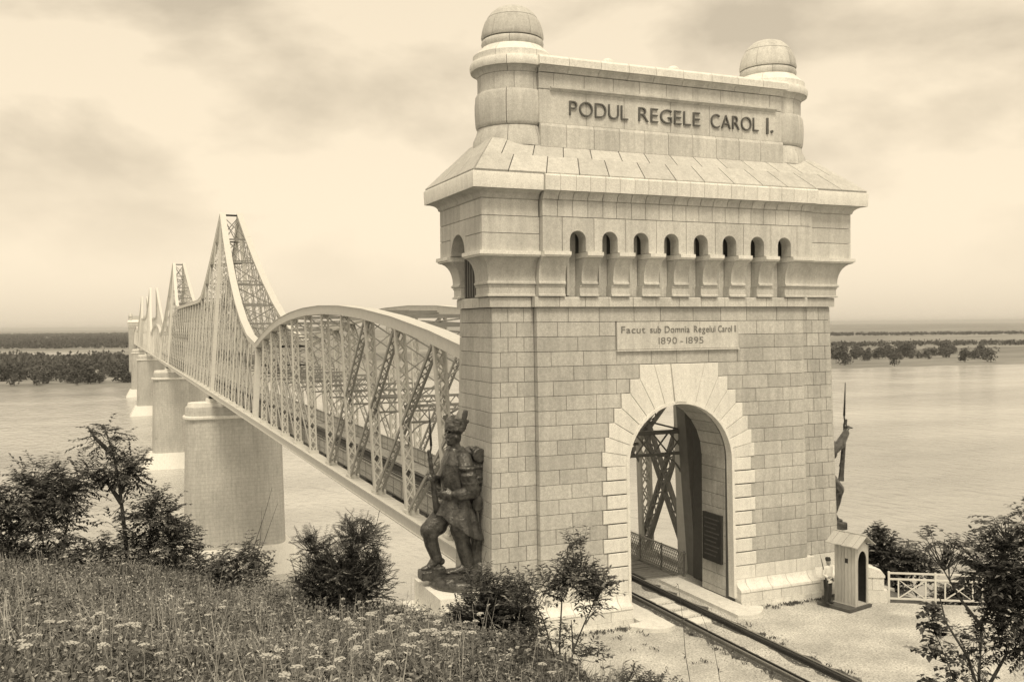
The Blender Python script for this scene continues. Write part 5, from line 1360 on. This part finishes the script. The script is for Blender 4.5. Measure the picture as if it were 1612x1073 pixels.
def weeds(name, label, n, size, material, seed):
    r = np.random.RandomState(seed); u = r.uniform(-.62, .13, n); dmax = np.interp(u, UT, DT) + .8
    d = np.sqrt(r.uniform(0, 1, n)*(dmax**2 - 25.) + 25.)
    X = CAM.x + FH.x*d + RH.x*u*d; Y = CAM.y + FH.y*d + RH.y*u*d; Z = terrain_z(X, Y) + r.uniform(.02, .30, n)
    a = r.uniform(0, 6.283, n); p = r.uniform(-.9, .9, n); L = r.uniform(.6, 1.3, n)*size; wd = L*.42
    dx, dy, dz = np.cos(a)*np.cos(p), np.sin(a)*np.cos(p), np.sin(p); sx, sy = -np.sin(a), np.cos(a); tl = r.uniform(-.5, .5, n)
    P = np.zeros((n, 4, 3)); C0 = np.stack([X, Y, Z], 1); Dv = np.stack([dx, dy, dz], 1); Sv = np.stack([sx, sy, tl], 1)
    P[:, 0] = C0; P[:, 1] = C0 + Dv*(L*.5)[:, None] + Sv*(wd*.5)[:, None]; P[:, 2] = C0 + Dv*L[:, None]; P[:, 3] = C0 + Dv*(L*.5)[:, None] - Sv*(wd*.5)[:, None]
    b0 = np.arange(n)*4; me = bpy.data.meshes.new(name); me.from_pydata(P.reshape(-1, 3).tolist(), [], np.stack([b0, b0+1, b0+2, b0+3], 1).tolist()); me.materials.append(material); me.update()
    o = bpy.data.objects.new(name, me); COL.objects.link(o); return stuff(o, label, 'weeds')
weeds('ground_weeds', 'dark broad weed leaves among the hillside grass', 46000, .062, GRASSD, 5)
weeds('pale_weeds', 'paler small weed leaves among the hillside grass', 42000, .045, GRASSM, 6)
weeds('bright_weeds', 'small straw coloured weed leaves among the hillside grass', 12000, .036, GRASSL, 8)
def clumps(name, label, n, per, size, hgt, material, seed, umin=-.62, umax=.12):
    r = np.random.RandomState(seed); u = r.uniform(umin, umax, n); dmax = np.interp(u, UT, DT) + .3
    d = np.sqrt(r.uniform(0, 1, n)*(dmax**2 - 30.) + 30.)
    X = CAM.x + FH.x*d + RH.x*u*d; Y = CAM.y + FH.y*d + RH.y*u*d
    kp = r.uniform(0, 1, n) < .25 + .9*PATCH(X*.8 + seed, Y*.8, u, d)**2; X, Y = X[kp], Y[kp]; n = len(X); Z = terrain_z(X, Y); H = r.uniform(.4, 1.0, n)*hgt
    b = MB()
    for x, y, z, h in zip(X, Y, Z, H):
        for k in range(3):
            q = V(x + r.normal(0, .05), y + r.normal(0, .05), z); tip = q + V(r.normal(0, .10), r.normal(0, .10), h*r.uniform(.7, 1.1)); b.tube([q, q.lerp(tip, .5) + V(r.normal(0, .02), r.normal(0, .02), 0), tip], [.005, .004, .002], 3, False)
            for j in range(per//3):
                t = r.uniform(.1, 1.0); p = q.lerp(tip, t); a = r.uniform(0, 6.28)
                leaf_quad(b, p, V(math.cos(a), math.sin(a), r.uniform(-.3, .6)), V(r.uniform(-.4,.4), r.uniform(-.4,.4), 1), size*r.uniform(.6, 1.4), size*.4)
    return stuff(b.build(name, material), label, 'weeds')
clumps('tall_weeds', 'tall ragged dark weeds standing in clumps on the near hillside', 460, 28, .08, .56, GRASSD, 21)
clumps('pale_tall_weeds', 'tall ragged paler weeds standing in clumps on the near hillside', 420, 24, .06, .58, GRASSM, 22)
clumps('straw_weeds', 'dry straw coloured weed stalks on the near hillside', 420, 10, .045, .66, GRASSL, 23)
# flat white flower heads
def flower_mesh(k):
    b = MB(); h = .42 + .05*k
    b.tube([(0,0,0), (.01,.005,h*.5), (0,0,h)], [.004, .0035, .003], 4, False)
    n = 11 + k
    for i in range(n):
        a = 2.4*i; r_ = .034*math.sqrt(i/n)*1.25
        b.ell((r_*math.cos(a), r_*math.sin(a), h + .016 - r_*r_*6 + U(-.003, .003)), (.0125, .0125, .006), 6, 4)
        if i % 3 == 0: b.tube([(0,0,h-.05), (r_*math.cos(a), r_*math.sin(a), h+.008)], .0015, 3, False)
    me = bpy.data.meshes.new('flower'); me.from_pydata(b.v, [], b.f); me.materials.append(GRASSM); me.materials.append(FLOWER)
    idx = [0]*len(me.polygons)
    for i, p in enumerate(me.polygons):
        if max(b.v[j][2] for j in p.vertices) > h + .002 and len(p.vertices) >= 3: idx[i] = 1
    me.polygons.foreach_set('material_index', idx); me.update(); return me
FM = [flower_mesh(k) for k in range(3)]
FP = []
def scatter(cx, cy, sx, sy, n, dd):
    for _ in range(n):
        px = random.gauss(cx, sx); py = random.gauss(cy, sy)
        u_ = (px - 806)/1498.67; m_ = (py - 514)/1498.67
        # walk out until the sight line meets the meadow (flower tops stand 0.45 above it)
        d_ = 4.6
        while d_ < 19:
            x, y = ud(u_, d_)
            if 10.609 - m_*d_ < tz(x, y) + .40: break
            d_ += .12
        if d_ < 18.5: FP.append((x, y))
scatter(150, 1003, 40, 9, 18, 0); scatter(40, 1005, 20, 18, 7, 0); scatter(310, 972, 40, 6, 8, 0); scatter(590, 985, 70, 18, 42, 0)
scatter(700, 1020, 80, 25, 30, 0); scatter(480, 1030, 60, 20, 8, 0); scatter(160, 885, 70, 10, 12, 0); scatter(820, 1040, 35, 15, 10, 0); scatter(330, 1055, 150, 8, 8, 0); scatter(520, 1060, 60, 8, 8, 0)
for i, (x, y) in enumerate(FP):
    o = bpy.data.objects.new('white_flower', FM[i % 3]); COL.objects.link(o); o.location = (x, y, tz(x, y)); o.rotation_euler = (U(-.18,.18), U(-.18,.18), U(0, 6)); s_ = U(.45, 1.0); o.scale = (s_, s_, U(.85, 1.1))
    tag(o, 'flat white flower head on a thin stalk in the hillside meadow', 'flower', 'white meadow flowers')

# ------------------------------------------------------------------ trees on the far shore
def far_tree_mesh(seed, ratio):
    r = random.Random(seed); b = MB()
    lobes = [((r.uniform(-.25,.25), r.uniform(-.25,.25), r.uniform(.18,.82)), r.uniform(.14,.32)) for _ in range(9)]
    for i in range(420):
        c, rr = r.choice(lobes); v = V(r.gauss(0,1), r.gauss(0,1), r.gauss(0,1)).normalized()
        p = V(*c) + V(v.x*rr*ratio, v.y*rr*ratio, v.z*rr)*r.uniform(.7, 1.05)
        if p.z < .08: continue
        n = (v + V(r.uniform(-.6,.6), r.uniform(-.6,.6), r.uniform(-.2,.8))).normalized(); a = n.cross(V(0,0,1))
        if a.length < .05: a = V(1,0,0)
        a.normalize(); c2 = n.cross(a); s_ = r.uniform(.035, .07)
        o = len(b.v); b.v += [tuple(p - a*s_), tuple(p + c2*s_*.8), tuple(p + a*s_), tuple(p - c2*s_*.8)]; b.f.append((o, o+1, o+2, o+3))
    tr = MB(); tr.tube([(0,0,-.03), (0,0,.3), (.02,0,.6)], [.03, .024, .012], 6)
    for c, rr in lobes[:4]: tr.tube([(0,0,.3), c], [.014, .006], 4)
    out_ = []
    for q, m_ in ((tr, BARK), (b, FART)):
        me = bpy.data.meshes.new('far'); me.from_pydata(q.v, [], q.f); me.materials.append(m_); me.update(); out_.append(me)
    return out_
FT = [far_tree_mesh(11 + k, (.9, 1.25, 1.0, 1.4)[k]) for k in range(4)]
def far_tree(x, y, h, label, group, z=-28.3):
    t = thing('shore_tree', label, 'tree', (x, y, z), group); k = random.randrange(4); rz = U(0, 6.28)
    for me, nm in zip(FT[k], ('trunk', 'crown')):
        o = bpy.data.objects.new(nm, me); COL.objects.link(o); o.parent = t
    t.scale = (h*U(.9, 1.15), h*U(.9, 1.15), h); t.rotation_euler = (0, 0, rz)
def bank(x): return 694 - .112*x + 5*math.sin(x*.021) + 3*math.sin(x*.083+1)
for i in range(84):
    x = U(-120, -6); row = rnd()
    far_tree(x, bank(x) + 8 + 165*row**1.5, (U(3.5, 7) if rnd() < .4 else U(7, 13.5)) + 4*row, 'leafy tree in the wood on the far bank left of the bridge', 'trees on the far bank left of the bridge')
for i in range(74):
    a = (i % 46)/45; px = (1312 + 190*a + U(-3, 3)) if i < 46 else U(1312, 1630); d_ = 930 + 170*rnd() + 60*a
    x, y = ud((px - 806)/1498.67, d_); far_tree(x, y, (U(11, 18) if rnd() < .6 else U(6, 10))*(1 - .25*a), 'tree in the broken row on the far bank right of the portal', 'trees on the far bank right of the portal')
for px, d_, h, lab in ((1519, 905, 15, 'narrow dark tree standing alone on the right far bank'), (1560, 900, 15, 'dark rounded tree standing alone near the right edge of the far bank'), (1408, 840, 12, 'dark tree standing nearer the water on the right far bank'), (1330, 860, 12, 'dark tree on the right far bank just clear of the portal edge')):
    x, y = ud((px - 806)/1498.67, d_); far_tree(x, y, h, lab, None)
def woodland(name, label, regions, seed):
    r = np.random.RandomState(seed); Vs = []
    for (px0, px1, d0, d1, n, h) in regions:
        px = r.uniform(px0, px1, n); d = r.uniform(d0, d1, n); u = (px - 806)/1498.67
        X = CAM.x + FH.x*d + RH.x*u*d; Y = CAM.y + FH.y*d + RH.y*u*d
        for k in range(26):
            s_ = h*.16*r.uniform(.6, 1.4, n); ox, oy, oz = r.normal(0, h*.28, n), r.normal(0, h*.28, n), np.abs(r.normal(.45, .25, n))*h
            a = r.uniform(0, 6.28, n); tilt = r.uniform(-.6, .6, n)
            C0 = np.stack([X+ox, Y+oy, -28 + oz], 1); A = np.stack([np.cos(a)*s_, np.sin(a)*s_, 0*s_], 1); B_ = np.stack([-np.sin(a)*tilt*s_, np.cos(a)*tilt*s_, s_], 1)
            Vs.append(np.stack([C0-A, C0-B_, C0+A, C0+B_], 1).reshape(-1, 3))
    P = np.concatenate(Vs); n = len(P)//4; b0 = np.arange(n)*4
    me = bpy.data.meshes.new(name); me.from_pydata(P.tolist(), [], np.stack([b0, b0+1, b0+2, b0+3], 1).tolist()); me.materials.append(FARW); me.update()
    o = bpy.data.objects.new(name, me); COL.objects.link(o); return stuff(o, label, 'woodland')
woodland('far_woodland', 'distant flat woodland on the plain beyond the far bank', [(1300, 1640, 1500, 1650, 230, 7), (1300, 1640, 2700, 3000, 420, 8), (-20, 205, 890, 1250, 160, 10), (-20, 225, 1900, 3200, 900, 11), (-20, 225, 3200, 7000, 900, 13)], 4)

# ------------------------------------------------------------------ haze over the far plain
def haze():
    b = MB(); b.box(-30500, 30500, -400, 30500, -36, 36)
    m = bpy.data.materials.new('haze'); m.use_nodes = True; t = m.node_tree; t.nodes.clear()
    o_ = t.nodes.new('ShaderNodeOutputMaterial'); v = t.nodes.new('ShaderNodeVolumePrincipled')
    v.inputs['Color'].default_value = (.99, .99, .97, 1); v.inputs['Density'].default_value = HAZE; v.inputs['Anisotropy'].default_value = .2
    t.links.new(v.outputs[0], o_.inputs['Volume'])
    return stuff(b.build('haze', m), 'thin pale haze over the river and far plain', 'haze')
HAZE = 0.00006
haze()
